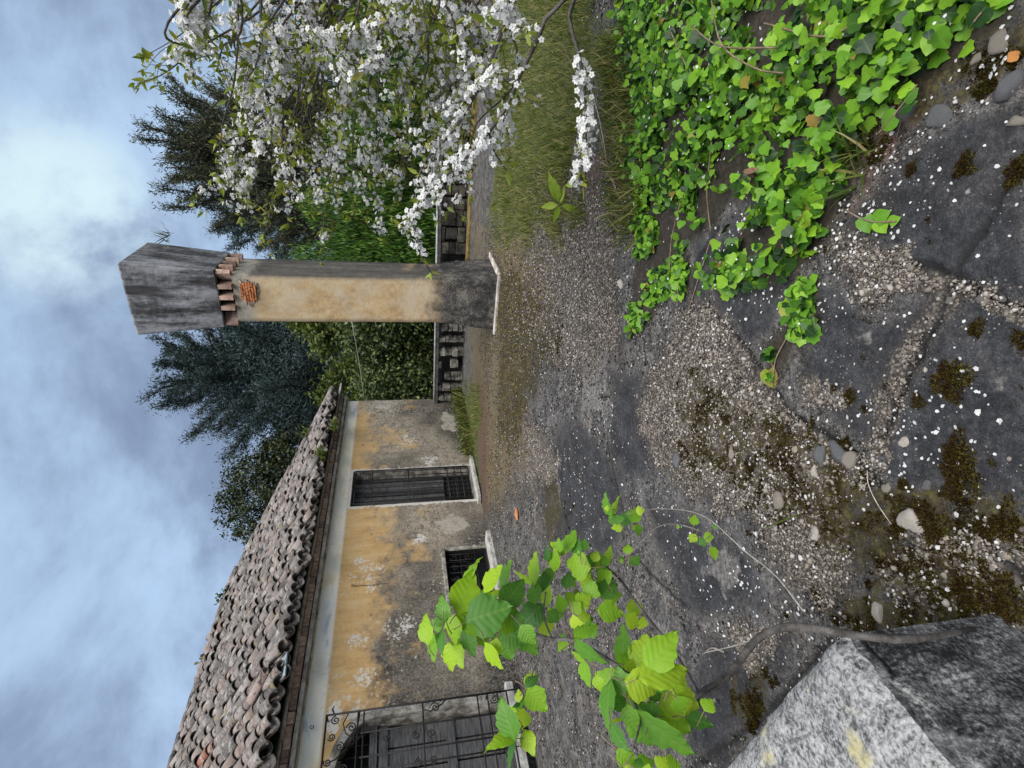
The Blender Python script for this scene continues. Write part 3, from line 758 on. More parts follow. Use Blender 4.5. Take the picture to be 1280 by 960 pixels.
# ------------------------------------------------------------------ roof
SL = 2.05 / 3.0; LS = math.hypot(3.0, 2.05)
EZ = 2.99; EY = -.35; RY = 2.65; RZ_ = 5.04
ES = 11.60                                           # eave corner
roof = obj('roof', bpy.data.meshes.new('roof_deck'), house)
k = MB(); d_ = .05
k.add([(S0, EY + .08, EZ - d_), (ES, EY + .08, EZ - d_), (ES - 3, RY, RZ_ - d_), (S0, RY, RZ_ - d_), (ES, HOUSE_D - .3, EZ - d_), (S0, HOUSE_D - .3, EZ - d_)],
      [(0, 1, 2, 3), (1, 4, 2), (3, 2, 4, 5), (0, 3, 5), (0, 5, 4, 1)])
roof.data = k.mesh('roof_deck', M_INSHADE)
def barrel(r0, r1, L, th=.014, seg=7, flip=1):
    """half round clay tile, y up the slope, z out of the roof"""
    V = []; Fq = []
    for (y, r) in ((0, r0), (L, r1)):
        for t in (0, 1):
            for i in range(seg + 1):
                a = math.pi * i / seg; rr = r - t * th
                V.append((-rr * math.cos(a), y, flip * rr * math.sin(a)))
    n = seg + 1
    for i in range(seg):
        Fq += [(i, i + 1, 2 * n + i + 1, 2 * n + i), (n + i + 1, n + i, 3 * n + i, 3 * n + i + 1), (i + 1, i, n + i, n + i + 1), (2 * n + i, 2 * n + i + 1, 3 * n + i + 1, 3 * n + i)]
    for a, b_ in ((0, n), (seg, n + seg)): Fq.append((a, 2 * n + a, 2 * n + b_, b_))
    tri = []
    for q_ in Fq:
        if flip < 0: q_ = q_[::-1]
        tri += [(q_[0], q_[2], q_[1]), (q_[0], q_[3], q_[2])]
    return Tpl(V, tri)
upv = np.array([0, 3.0, 2.05]) / LS; nov = np.array([0, -2.05, 3.0]) / LS; alv = np.array([1., 0, 0])
PITCH_T, EXPO = .205, .275
coverA, coverT, panA, panT = [], [], [], []
nrow = int(LS / EXPO) + 1
ncol = int((ES - S0) / PITCH_T)
gone = {(2, 0), (5, 0), (13, 0), (21, 0), (33, 0), (13, 1)}
for c in range(ncol):
    s = ES - .08 - c * PITCH_T
    for r in range(nrow):
        t = r * EXPO
        lim = ES - s                                   # hip: slope distance available
        if t + .12 > min(lim, 3.0) / 3.0 * LS: continue
        for kind in (0, 1):
            jx = R_.gauss(0, .010); jr = R_.gauss(0, .065); jt = R_.gauss(0, .035); jz = R_.gauss(0, .011)
            if r == 0: jr *= 2.0; jt += R_.uniform(-.05, .03)
            ang = jr; cs_, sn_ = math.cos(ang), math.sin(ang)
            xa = alv * cs_ + upv * sn_; ya = -alv * sn_ + upv * cs_
            tilt = -.045 + R_.gauss(0, .018)
            ya2 = ya * math.cos(tilt) + nov * math.sin(tilt); za = np.cross(xa, ya2)
            A = np.stack([xa, ya2, za], 1)
            sag = (vnoise(np.array([s * .7]), np.array([t * 1.2]))[0] - .5) * .05
            base = np.array([0, EY, EZ]) + upv * (t + jt) + alv * (s + jx + (PITCH_T / 2 if kind else 0)) + nov * (sag + jz)
            if kind == 0:
                if (c, r) in gone or R_.random() < .006: continue
                coverA.append(A); coverT.append(base + nov * .035)
            else:
                panA.append(A); panT.append(base + nov * .045)
# slipped tiles near the eave
for (c, t, ang, z) in ((34, .25, .5, .10), (33, .0, -.25, .06), (32, -.06, .3, .05), (13, .05, .6, .07)):
    s = ES - c * PITCH_T; xa = alv * math.cos(ang) + upv * math.sin(ang); ya = -alv * math.sin(ang) + upv * math.cos(ang)
    coverA.append(np.stack([xa, ya, np.cross(xa, ya)], 1)); coverT.append(np.array([0, EY, EZ]) + upv * t + alv * s + nov * z)
# hip and ridge caps
hipv = np.array([-3.0, 3.0, 2.05]); hl = np.linalg.norm(hipv); hipv /= hl
for i in range(int(hl / .33)):
    ya = hipv; za = np.array([0, -.45, 1.]); za -= ya * (za @ ya); za /= np.linalg.norm(za); xa = np.cross(ya, za)
    coverA.append(np.stack([xa, ya, za], 1)); coverT.append(np.array([ES, EY, EZ]) + hipv * (i * .33 + R_.gauss(0, .02)) + za * (.04 + R_.gauss(0, .006)))
for i in range(int((ES - 3 - S0) / .33)):
    xa = np.array([0, -1., 0]); ya = np.array([1., 0, R_.gauss(0, .03)]); za = np.array([0, 0, 1.])
    coverA.append(np.stack([-xa, -ya, za], 1)); coverT.append(np.array([ES - 3.0 - i * .33, RY, RZ_ + .02 + R_.gauss(0, .006)]))
house_M = Matrix.Translation(Vector(W0)) @ Matrix.Rotation(HOUSE_RZ, 4, 'Z')
HR = np.array([[house_M[i][j] for j in range(3)] for i in range(3)])
def to_world(T): return T @ HR.T + W0
coverA, coverT, panA, panT = map(np.array, (coverA, coverT, panA, panT))
_x, _y, _w = pix(to_world(coverT))
kx = np.where((_x > -20) & (_x < 1300) & (_y > -20) & (_y < 985), 1 / _w, 0)
parts_and_rest('roof_tile', barrel(.095, .078, .40), M_TILE, coverA, coverT, roof, 300, 'roof_tiles_upper', keys=kx)
pr_ = obj('pan_tiles', barrel(.095, .082, .40, flip=-1).scatter('pan_tiles', M_TILE, panA, panT), roof); pr_['kind'] = 'stuff'
# slate sliver pushed under the broken eave
sl = MB(); sl.box((4.55, EY - .02, EZ + .01), (.36, .16, .015), Matrix.Rotation(.5, 3, 'X') @ Matrix.Rotation(.2, 3, 'Z')); sl.build('slate', material('blue_slate', simple((.16, .20, .22), (.30, .35, .37), 6)), roof)
# ------------------------------------------------------------------ chimney tower; same frame as the house
def shaft_mat(nt, b):
    co = nt.coord('Object'); sp = nt.sep(co)
    n1 = nt.noise(co, 2.5, 6, .65); n2 = nt.noise(co, 13, 6, .7); n3 = nt.noise(co, 50, 4, .7)
    st = nt.noise(nt.vmath('MULTIPLY', co, (1, 1, .12)), 9, 5, .65)
    och = nt.ramp(nt.con(nt.math('ADD', nt.math('MULTIPLY', n1, .5), nt.math('ADD', nt.math('MULTIPLY', n2, .3), nt.math('MULTIPLY', n3, .2))), 1.7), [(.34, (.36, .245, .125)), (.5, (.48, .335, .175)), (.66, (.53, .42, .26))])
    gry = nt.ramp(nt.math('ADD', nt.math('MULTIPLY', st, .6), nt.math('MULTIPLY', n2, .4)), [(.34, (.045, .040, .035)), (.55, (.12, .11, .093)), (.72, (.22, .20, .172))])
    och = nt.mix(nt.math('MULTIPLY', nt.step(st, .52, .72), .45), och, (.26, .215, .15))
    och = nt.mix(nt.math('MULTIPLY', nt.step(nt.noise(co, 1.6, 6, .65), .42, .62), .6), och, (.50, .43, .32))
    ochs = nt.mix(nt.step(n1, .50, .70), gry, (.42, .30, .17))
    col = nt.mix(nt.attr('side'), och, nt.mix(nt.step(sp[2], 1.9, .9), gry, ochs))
    foot = nt.math('SUBTRACT', sp[2], nt.math('MULTIPLY', nt.math('SUBTRACT', n2, .5), .25))
    dk = nt.ramp(nt.con(nt.math('ADD', nt.math('MULTIPLY', n3, .35), nt.math('ADD', nt.math('MULTIPLY', n2, .3), nt.math('MULTIPLY', n1, .35))), 1.8), [(.36, (.014, .014, .0135)), (.5, (.055, .051, .047)), (.62, (.16, .143, .122))])
    col = nt.mix(nt.step(nt.math('ADD', foot, nt.math('MULTIPLY', nt.math('SUBTRACT', n1, .5), .7)), 1.10, .78), col, dk)
    col = nt.mix(nt.step(nt.math('ADD', sp[2], nt.math('MULTIPLY', n2, .3)), 3.60, 3.78), col, nt.ramp(n2, [(.3, (.20, .18, .14)), (.7, (.40, .365, .30))]))
    setb(nt, b, col, .92, nt.bump(nt.math('ADD', nt.math('MULTIPLY', n2, .6), nt.math('MULTIPLY', n3, .4)), .015, .8))
M_SHAFT = material('tower_plaster', shaft_mat)
def hood_mat(nt, b):
    co = nt.coord('Object')
    st = nt.noise(nt.vmath('MULTIPLY', co, (1, 1, .2)), 4.0, 7, .68); n2 = nt.noise(co, 16, 5, .7)
    f = nt.con(nt.math('ADD', nt.math('MULTIPLY', st, .75), nt.math('MULTIPLY', n2, .25)), 1.05)
    col = nt.ramp(f, [(.36, (.016, .0155, .0155)), (.45, (.065, .064, .066)), (.52, (.17, .17, .178)), (.63, (.33, .33, .34))])
    col = nt.mix(nt.math('MULTIPLY', nt.step(nt.noise(nt.vmath('MULTIPLY', co, (1, 1, .2)), 3.3, 4), .55, .66), .85), col, (.022, .02, .02))
    setb(nt, b, col, .9, nt.bump(n2, .008, .7))
M_HOOD = material('hood_concrete', hood_mat)
CH_S, CH_N = 7.79, -2.98
CHB = WD * CH_S + WN * (CH_N) 
tower = empty('chimney', (0, 0, 0), label='tall free standing plastered chimney with a flared concrete hood on red bricks', cat='chimney')
tower.location = tuple(CHB + WD * .37 + WN * 0); tower.rotation_euler = (0, 0, HOUSE_RZ)
# local x = away from the camera (WD), local -y = WN (right).  front face at x=-.37
HX, HY = .37, .35
def ring(z, hx, hy): return [(-hx, -hy, z), (hx, -hy, z), (hx, hy, z), (-hx, hy, z)]
zs = list(np.linspace(-.1, 3.76, 60))
V = []; side = []; Fs = []; seg = 10
def per(z):
    fl = .075 * float(sst(np.array([.98 - z]), 0, .9)[0]); fl = fl + .02 * max(0, .12 - z) * 5
    hx, hy = HX + fl, HY + fl; out = []
    c = [(-hx, hy), (-hx, -hy), (hx, -hy), (hx, hy)]
    for i in range(4):
        a, b_ = c[i], c[(i + 1) % 4]
        for j in range(seg): out.append((a[0] + (b_[0] - a[0]) * j / seg, a[1] + (b_[1] - a[1]) * j / seg, i, j))
    return out
P4 = 4 * seg
for z in zs:
    for (x, y, i, j) in per(z):
        wob = (vnoise(np.array([x * 5 + z * 3]), np.array([y * 5 + z * 4]))[0] - .5) * .012
        k = 1 + wob
        V.append((x * k, y * k, z)); side.append(0.0 if i == 0 else 1.0)
for r in range(len(zs) - 1):
    for j in range(P4): Fs.append((r * P4 + j, r * P4 + (j + 1) % P4, (r + 1) * P4 + (j + 1) % P4, (r + 1) * P4 + j))
side = np.array(side)
sha = obj('shaft', np_mesh('shaft', np.array(V), np.array(Fs)[:, ::-1], M_SHAFT, None, {'side': side}, False), tower)
k = MB(); k.add(ring(3.76, HX, HY), [(0, 1, 2, 3)]); k.build('shaft_top', M_INSHADE, tower)
# bricks laid bare where the plaster fell off, near the top of the front
hole = MB()
hp = []
for i in range(22):
    a = 2 * math.pi * i / 22; rr = 1 + .18 * math.sin(3 * a + 1) + R_.uniform(-.08, .08)
    hp.append((-.012 - .372, -.10 + .17 * rr * math.cos(a), 3.56 + .115 * rr * math.sin(a)))
M_RAWB = material('raw_brick', simple((.34, .10, .035), (.62, .28, .13), 20, .006, .9, (1, 1, 1), [(0, (.6, .6, .6)), (1, (1.1, 1.05, 1))]))
M_MORTAR = material('mortar', simple((.22, .17, .13), (.48, .41, .33), 22, .008))
hole.tube([], 1) if False else None
hole.add([(p[0] + .010, p[1], p[2]) for p in hp], [tuple(range(22))[::-1]])
hole.build('bare_patch', M_MORTAR, tower)
for r in range(6):
    z = 3.475 + r * .034
    hw = .15 * math.sqrt(max(.05, 1 - ((z - 3.56) / .13) ** 2))
    y = -.10 - hw
    while y < -.10 + hw - .02:
        l = min(R_.uniform(.05, .13), -.10 + hw - y)
        b_ = MB(); b_.box((-.388 + R_.uniform(-.006, .01), y + l / 2, z), (.045, l - .008, .027), jit=.004); b_.build('brick', M_RAWB, tower, bevel=.002); y += l
rim = MB()
for i in range(22):
    a, b_ = hp[i], hp[(i + 1) % 22]
    m_ = ((a[1] + b_[1]) / 2, (a[2] + b_[2]) / 2)
    rim.box((-.374, m_[0] * 1.0, m_[1]), (.02, .05, .022), jit=.010)
r_ = rim.build('plaster_rim', M_MORTAR, tower); r_['kind'] = 'stuff'
# ring of bricks carrying the hood
HXB, HYB = .43, .42
br = MB(); br.box((0, 0, 0), (.062, .19, .18), jit=.003)
brm = br.mesh('brick', M_BRICK)
def hb(x, y, rz):
    o = obj('brick', brm, tower); o.location = (x, y, 3.85 + R_.uniform(-.003, .003)); o.rotation_euler = (R_.uniform(-.03, .03), R_.uniform(-.03, .03), rz + R_.uniform(-.09, .09))
for y in (-.19, -.03, .13): hb(-HXB + .09, y, math.pi / 2); hb(HXB - .09, y, math.pi / 2)
for x in (-.2, -.03, .14): hb(x, -HYB + .09, 0); hb(x, HYB - .09, 0)
for x, y, rz in ((-1, -1, -.8), (-1, 1, .75), (1, -1, .75), (1, 1, -.75)): hb(x * (HXB - .10), y * (HYB - .09), rz)
hd = MB()
HB, HT = 3.945, 5.05
lo = ring(HB, HXB, HYB); hi = ring(HT, .50, .515); hi2 = ring(HT + .03, .47, .485)
lo2 = ring(HB, HXB - .07, HYB - .07); li = ring(HB + .6, HXB - .08, HYB - .08)
hd.add(lo + hi + hi2 + lo2 + li, [(0, 1, 5, 4), (1, 2, 6, 5), (2, 3, 7, 6), (3, 0, 4, 7), (4, 5, 9, 8), (5, 6, 10, 9), (6, 7, 11, 10), (7, 4, 8, 11), (8, 9, 10, 11),
    (1, 0, 12, 13), (2, 1, 13, 14), (3, 2, 14, 15), (0, 3, 15, 12), (13, 12, 16, 17), (14, 13, 17, 18), (15, 14, 18, 19), (12, 15, 19, 16), (19, 18, 17, 16)])
hd.build('hood', M_HOOD, tower, bevel=.012)
# kerb of mortar round the foot
kb = MB(); kb.box((-.475, .0, .012), (.07, 1.02, .06), jit=.012); kb.build('kerb', M_LEDGE, tower, bevel=.015)
kb = MB(); kb.box((.0, -.50, .012), (.9, .10, .06), jit=.012); kb.build('kerb', M_MOULD, tower, bevel=.015)

# ------------------------------------------------------------------ balustrade closing the terrace
BS = 11.42
bal = empty('balustrade', tuple(W0 + WD * BS), HOUSE_RZ, label='low weathered stone balustrade with a grey rail running from the house corner behind the chimney', cat='balustrade')
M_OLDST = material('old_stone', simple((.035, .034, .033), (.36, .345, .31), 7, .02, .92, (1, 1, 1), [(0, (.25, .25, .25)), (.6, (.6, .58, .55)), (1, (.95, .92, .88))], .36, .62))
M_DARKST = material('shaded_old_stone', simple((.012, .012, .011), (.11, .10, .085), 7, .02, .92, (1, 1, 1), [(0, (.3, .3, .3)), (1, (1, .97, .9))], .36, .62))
M_RAIL = material('grey_rail', simple((.20, .20, .19), (.46, .45, .43), 12, .004, .7))
M_MOSSY = material('mossy_plinth', simple((.05, .035, .012), (.27, .20, .07), 9, .02))
rl = MB(); rl.tube([(0, -.02, .675), (0, -3.3, .672), (0.0, -6.5, .675), (0, -10, .67)], .026, 8); rl.build('rail', M_RAIL, bal, True)
cp = MB(); cp.box((.05, -5, .622), (.16, 10, .05)); cp.build('rail_shadow_slab', material('painted_rail_shadow', simple((.03, .03, .03), (.12, .115, .11), 6)), bal)  # slab whose dark colour stands for the shadow under the rail
y = -.05
while y > -9.5:                                   # piers of stacked stones with dark openings between
    n_ = -y
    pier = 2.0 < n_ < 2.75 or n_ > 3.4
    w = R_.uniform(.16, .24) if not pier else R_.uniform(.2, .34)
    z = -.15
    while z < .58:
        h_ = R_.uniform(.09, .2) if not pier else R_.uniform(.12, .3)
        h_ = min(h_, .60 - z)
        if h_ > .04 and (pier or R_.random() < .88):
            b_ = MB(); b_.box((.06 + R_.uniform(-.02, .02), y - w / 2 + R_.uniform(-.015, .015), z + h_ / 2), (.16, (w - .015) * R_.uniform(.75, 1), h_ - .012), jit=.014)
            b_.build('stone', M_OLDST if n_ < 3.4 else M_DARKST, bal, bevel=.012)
        z += h_
    y -= w + (0.005 if pier else R_.uniform(.06, .14))
pl = MB(); pl.box((-.12, -6.6, -.02), (.30, 6.5, .16), jit=.01); pl.build('plinth', M_MOSSY, bal, bevel=.02)
bk = MB(); bk.box((.24, -5, .2), (.06, 10, .78)); bk.build('backing', M_INSHADE, bal)  # near-black sheet paints the shade behind the openings

# ------------------------------------------------------------------ parapet end block at the near left corner
def block_mat(nt, b):
    co = nt.coord('Object'); sp = nt.sep(co)
    n1 = nt.noise(co, 5, 6, .7); n2 = nt.noise(co, 26, 6, .72); n3 = nt.noise(co, 90, 4, .75)
    g = nt.math('ADD', nt.math('MULTIPLY', n2, .55), nt.math('MULTIPLY', n3, .45))
    top = nt.ramp(nt.con(nt.math('ADD', nt.math('MULTIPLY', n3, .5), nt.math('ADD', nt.math('MULTIPLY', n2, .35), nt.math('MULTIPLY', n1, .15))), 1.05), [(.38, (.025, .025, .024)), (.45, (.12, .12, .117)), (.52, (.30, .297, .288)), (.64, (.50, .49, .475))])
    st = nt.noise(nt.vmath('MULTIPLY', co, (1, 1, .35)), 11, 6, .7)
    fac = nt.ramp(nt.con(nt.math('ADD', nt.math('MULTIPLY', st, .5), nt.math('MULTIPLY', n3, .5)), 1.6), [(.38, (.012, .012, .012)), (.46, (.05, .05, .0495)), (.54, (.13, .13, .128)), (.63, (.33, .33, .32))])
    fac = nt.mix(nt.step(nt.noise(co, 4.0, 6, .65), .47, .60), fac, nt.ramp(g, [(.42, (.05, .05, .049)), (.51, (.15, .15, .147)), (.60, (.34, .34, .33))]))
    geo = nt.n.new('ShaderNodeNewGeometry'); nz = nt.sep(geo.outputs['True Normal'])[2]
    col = nt.mix(nt.step(nz, .5, .8), fac, top)
    lich = nt.math('MULTIPLY', nt.step(nt.noise(co, 6.5, 4, .6), .60, .70), nt.step(nz, .5, .8))
    col = nt.mix(nt.math('MULTIPLY', lich, .75), col, (.50, .44, .20))
    setb(nt, b, col, .93, nt.bump(g, .012, .9))
M_BLOCK = material('lichen_concrete', block_mat)
A0 = gnd(1040, 795, .5); A1 = gnd(910, 950, .5); A2 = gnd(1180, 960, .5)
e1 = (A1 - A0) / np.linalg.norm(A1 - A0); e2 = (A2 - A0) / np.linalg.norm(A2 - A0)
par = empty('parapet', tuple(A0 * [1, 1, 0]), label='low lichen covered concrete parapet ending at the near left corner of the terrace', cat='parapet')
n1_, n2_ = 70, 50
def lat_pts(f, na, nb):
    V = []; 
    for i in range(na + 1):
        for j in range(nb + 1): V.append(f(i / na, j / nb))
    Fq = [(i * (nb + 1) + j, i * (nb + 1) + j + 1, (i + 1) * (nb + 1) + j + 1, (i + 1) * (nb + 1) + j) for i in range(na) for j in range(nb)]
    return V, Fq
bmk = MB()
def ptop(a, b_):
    p = e1 * a * 2.6 + e2 * b_ * .85
    ed = min(a * 2.6, b_ * .85); rr_ = .035 + .055 * vnoise(np.array([a * 60 + 3]), np.array([b_ * 20 + 7]))[0] ** 2; ed = min(ed, rr_); dz = -(.35 * rr_ + .006) * (1 - ed / rr_) ** 2
    p = p + np.array([0, 0, .5 + dz + (vnoise(np.array([p[0] * 9]), np.array([p[1] * 9]))[0] - .5) * .022 + (vnoise(np.array([p[0] * 40]), np.array([p[1] * 40]))[0] - .5) * .008])
    return p
def pface(ex, L):
    out_ = np.array([ex[1], -ex[0], 0])
    def f(a, b_):
        p = ex * a * L; z = .5 * b_ - .12 * (1 - b_)
        q = ptop(a * L / 2.6, 0) if ex is e1 else ptop(0, a * L / .85)
        if b_ == 1: return q
        w = (vnoise(np.array([a * L * 12 + 3]), np.array([z * 12]))[0] - .5) * .022 * min(1, (1 - b_) * 6) * min(1, a * 12)
        s_ = 1 if ex is e2 else -1
        return np.array([p[0] + out_[0] * w * s_, p[1] + out_[1] * w * s_, z * (q[2] / .5) if b_ > .9 else z])
    return f
for (f, a, b_, fl) in ((ptop, 90, 46, True), (pface(e2, .85), 46, 30, False), (pface(e1, 2.6), 60, 20, True)):
    V, Fq = lat_pts(f, a, b_)
    bmk.add(V, [q_[::-1] for q_ in Fq] if fl else Fq)
me = bmk.mesh('parapet_block', M_BLOCK)
me.polygons.foreach_set('use_smooth', [True] * len(me.polygons))
obj('concrete_block', me, par)

# ------------------------------------------------------------------ overhead wire between chimney and house
w0 = at_dist(440, 402, 8.3); w1 = onplane(455, 497, W0 + WD * 11.7, WD)
d = w1 - w0
wp = [w0 + d * t + np.array([0, 0, -.015 * math.sin(math.pi * min(1, t))]) for t in np.linspace(0, 1, 14)]
wm = MB(); wm.tube(wp, .008, 5)
tag(wm.build('overhead_wire', M_RAIL, None, True), 'thin pale wire sagging between the chimney and the house corner', 'wire')
# ------------------------------------------------------------------ foliage materials
def leaf_mat(stops, trans=.35, rough=.55, vein=None, spec=.3, clump=None):
    def fn(nt, b):
        r = nt.rnd()
        col = nt.ramp(r, stops)
        if clump:
            n = nt.noise(nt.coord('Object'), clump[0], 3, .6)
            col = nt.mix(nt.step(n, .4, .62), nt.mix(1.0, col, clump[1], 'MULTIPLY'), col)
        h = None
        if vein:
            uv = nt.attr('leafuv', 'Vector'); s = nt.sep(uv)
            ax = nt.math('ABSOLUTE', s[0])
            mid = nt.step(ax, .035, .012)
            if vein == 'pinnate':
                w = nt.math('SINE', nt.math('MULTIPLY', nt.math('SUBTRACT', s[1], nt.math('MULTIPLY', ax, .75)), 42))
                side = nt.step(w, .86, .98)
                h = nt.math('MULTIPLY', w, -.5)
            else:
                ang = nt.math('ARCTAN2', s[0], nt.math('ADD', s[1], .02))
                side = nt.step(nt.math('ABSOLUTE', nt.math('SINE', nt.math('MULTIPLY', ang, 2.6))), .10, .03)
            v = nt.math('MAXIMUM', mid, nt.math('MULTIPLY', side, .6))
            col = nt.mix(nt.math('MULTIPLY', v, .3), col, nt.mix(.5, col, (.34, .45, .12)))
            blot = nt.noise(uv, 6, 3)
            col = nt.mix(nt.math('MULTIPLY', nt.step(blot, .42, .62), .3), col, nt.mix(1.0, col, (.7, .8, .7), 'MULTIPLY'))
        setb(nt, b, col, rough, nt.bump(h, .0009, .35) if h is not None else None)
        b.inputs['Specular IOR Level'].default_value = spec
        translucent(nt, b, nt.mix(1.0, col, (1.5, 1.35, .7), 'MULTIPLY'), trans)
    return fn
M_BARK = material('bark', simple((.025, .021, .018), (.11, .10, .088), 14, .01, .9, (1, 1, .4)))
M_CEDAR = material('blue_cedar_needles', leaf_mat([(0, (.012, .024, .025)), (.5, (.030, .054, .053)), (.85, (.055, .088, .082)), (1, (.09, .125, .11))], .12, .7))
M_PINE = material('dark_pine_needles', leaf_mat([(0, (.022, .026, .014)), (.5, (.055, .064, .034)), (.85, (.09, .098, .052)), (1, (.13, .13, .07))], .12, .7))
M_OAK = material('evergreen_oak_leaves', leaf_mat([(0, (.012, .018, .008)), (.5, (.030, .044, .018)), (.85, (.06, .078, .028)), (1, (.11, .11, .045))], .15, .5))
M_LAUREL = material('laurel_leaves', leaf_mat([(0, (.012, .022, .009)), (.45, (.040, .066, .020)), (.8, (.088, .125, .034)), (1, (.16, .19, .055))], .2, .45))
M_LIME = material('lime_shrub_leaves', leaf_mat([(0, (.035, .055, .012)), (.5, (.085, .12, .024)), (1, (.16, .19, .05))], .3, .5))
M_THUJA = material('thuja_scales', leaf_mat([(0, (.014, .040, .006)), (.45, (.045, .115, .012)), (.8, (.085, .18, .018)), (1, (.14, .23, .032))], .15, .6))
M_FAR = material('far_wood_leaves', leaf_mat([(0, (.02, .03, .014)), (.5, (.05, .065, .03)), (1, (.085, .09, .045))], .1, .7))

NEEDLE = Tpl([(0, 0, 0), (-.10, .45, .02), (0, 1, 0), (.10, .45, -.02)], [(0, 3, 1), (1, 3, 2)])
LEAF4 = Tpl([(0, 0, 0), (-.30, .45, .06), (0, 1, -.05), (.30, .45, .06)], [(0, 3, 1), (1, 3, 2)])
def unit(a): return a / (np.linalg.norm(a, axis=-1, keepdims=True) + 1e-9)
def rdir(n): return unit(rng.normal(size=(n, 3)))

def conifer(root, H, z0, Rmax, shape, nl, rise, mat, tuft_len, per_limb, droop=.25, dens=5, fan=.7, trunk_r=.22, up=.15):
    """trunk, limbs, flat sprays along each limb; returns nothing, makes trunk and crown under root"""
    wood = MB(); wood.tube([(0, 0, -.5), (.05, 0, H * .5), (0, .05, H * .97)], [trunk_r, trunk_r * .6, .03], 7)
    Ps, Ds = [], []
    for i in range(nl):
        h = (i + R_.random()) / nl
        z = z0 + (H - z0) * h
        az = i * 2.399 + R_.uniform(-.4, .4)
        L = Rmax * shape(h) * R_.uniform(.72, 1.12)
        rs = rise(h) + R_.uniform(-.1, .1)
        o = np.array([math.cos(az), math.sin(az), 0])
        t = np.linspace(0, 1, 9)[:, None]
        pts = np.array([0, 0, z]) + o * L * t * math.cos(rs) + np.array([0, 0, 1]) * (L * t * math.sin(rs) - droop * L * t ** 2 * .6 + up * L * t ** 3)
        pts[1:] += rng.normal(size=(8, 3)) * .03 * L
        wood.tube(pts, list(np.linspace(.05, .012, 9) * (1 + L / 5)), 4, False)
        n = int(per_limb * (L / Rmax + .15))
        tt = rng.random(n) ** .7; seg = np.minimum((tt * 8).astype(int), 7); fr = tt * 8 - seg
        base = pts[seg] * (1 - fr[:, None]) + pts[seg + 1] * fr[:, None]
        tan = unit(pts[seg + 1] - pts[seg])
        side = np.cross(tan, [0, 0, 1]) * rng.choice([-1, 1], n)[:, None]
        d = unit(tan * rng.uniform(.3, 1.1, n)[:, None] + side * rng.uniform(.2, 1.0, n)[:, None] + rng.normal(size=(n, 3)) * .22 + np.array([0, 0, .12 + up * .6]))
        tl = (fan * L * .42) * (1 - .55 * tt) * rng.uniform(.35, 1.0, n) + .15
        for k in range(dens):
            f = (k + rng.random(n)) / dens
            p = base + d * (tl * f)[:, None] + rng.normal(size=(n, 3)) * .05
            p[:, 2] -= (tl * f) ** 2 * .10 * droop / .25
            Ps.append(p); Ds.append(unit(d + rng.normal(size=(n, 3)) * .85))
    P = np.concatenate(Ps); Dv = np.concatenate(Ds)
    wood.build('trunk', M_BARK, root, True)
    A = frames(rdir(len(P)), Dv, tuft_len * rng.uniform(.6, 1.3, len(P)))
    obj('crown', NEEDLE.scatter('crown', mat, A, P), root)

def crown_blob(root, blobs, n, mat, leaf, clump=.22, thr=.0, tpl=LEAF4, updir=0.0, trunks=(), inner=.35, seed=1, name='crown'):
    """leafy crown: leaf clumps spread through the outer part of a few overlapping lumps"""
    w = np.array([b[3] * b[4] + b[3] * b[5] + b[4] * b[5] for b in blobs]); w = w / w.sum()
    Ps = []
    for b, q in zip(blobs, w):
        m = max(1, int(n * q / 26)); c = np.array(b[:3]); s = np.array(b[3:6])
        d = rdir(m); rr = 1 - inner * rng.random(m) ** 1.4
        nz = vnoise(d[:, 0] * 3.1 + seed * 5 + d[:, 2], d[:, 1] * 3.1 + d[:, 2] * 2.3 + seed)
        rr = rr * (.74 + .5 * nz)
        cp = c + d * s * rr[:, None]
        k = vnoise(cp[:, 0] * 1.7 + seed, cp[:, 2] * 1.7 + cp[:, 1])
        cp = cp[k > thr]
        for c_ in cp:
            Ps.append(c_ + rng.normal(size=(26, 3)) * clump * rng.uniform(.5, 1.2))
    P = np.concatenate(Ps)
    ctr = np.mean([b[:3] for b in blobs], axis=0)
    nrm = unit(unit(P - ctr) * .8 + rdir(len(P)) + np.array([0, 0, .5]))
    tan = unit(rdir(len(P)) + np.array([0, 0, updir]))
    obj(name, tpl.scatter(name, mat, frames(nrm, tan, leaf * rng.uniform(.6, 1.3, len(P))), P), root)
    if trunks:
        for tr_ in trunks:
            t = MB(); t.tube(tr_[0], tr_[1], 7); t.build('trunk', M_BARK, root, True)

def foot(px, py, dist, z=-.45):
    """point below a pixel direction at a horizontal distance"""
    d = ray(px, py); d = d / np.hypot(d[0], d[1]); p = CAM + d * dist; return np.array([p[0], p[1], z]), p[2]

# blue cedar behind the house
p, zt = foot(178, 462, 26)
t1 = empty('cedar_tree', tuple(p), label='tall blue green cedar with airy feathery branches between the house roof and the chimney', cat='tree')
conifer(t1, zt - 1.9, 2.2, 4.5, lambda h: (max(0, 1 - abs((h - .40) / .64) ** 2.2)) ** .55, 96, lambda h: .15 + .75 * h, M_CEDAR, .17, 190, .22, 7, .8, .25, .18)
crown_blob(t1, [(0, 0, 4.0, 4.1, 3.4, 2.1), (.5, 0, 6.5, 3.6, 3.1, 2.2), (-.4, .2, 8.5, 2.6, 2.4, 1.6)], 95000, M_CEDAR, .19, .3, .28, NEEDLE, .3, name='inner_foliage')
# second cedar seen right of the chimney
p, zt = foot(238, 268, 30)
t2 = empty('cedar_tree', tuple(p), label='blue green cedar partly hidden behind the right side of the chimney hood', cat='tree')
conifer(t2, zt - 1.2, 2.5, 3.3, lambda h: (max(0, 1 - abs((h - .35) / .68) ** 2)) ** .6, 60, lambda h: .05 + .6 * h, M_CEDAR, .18, 130, .25, 7, .8, .22)
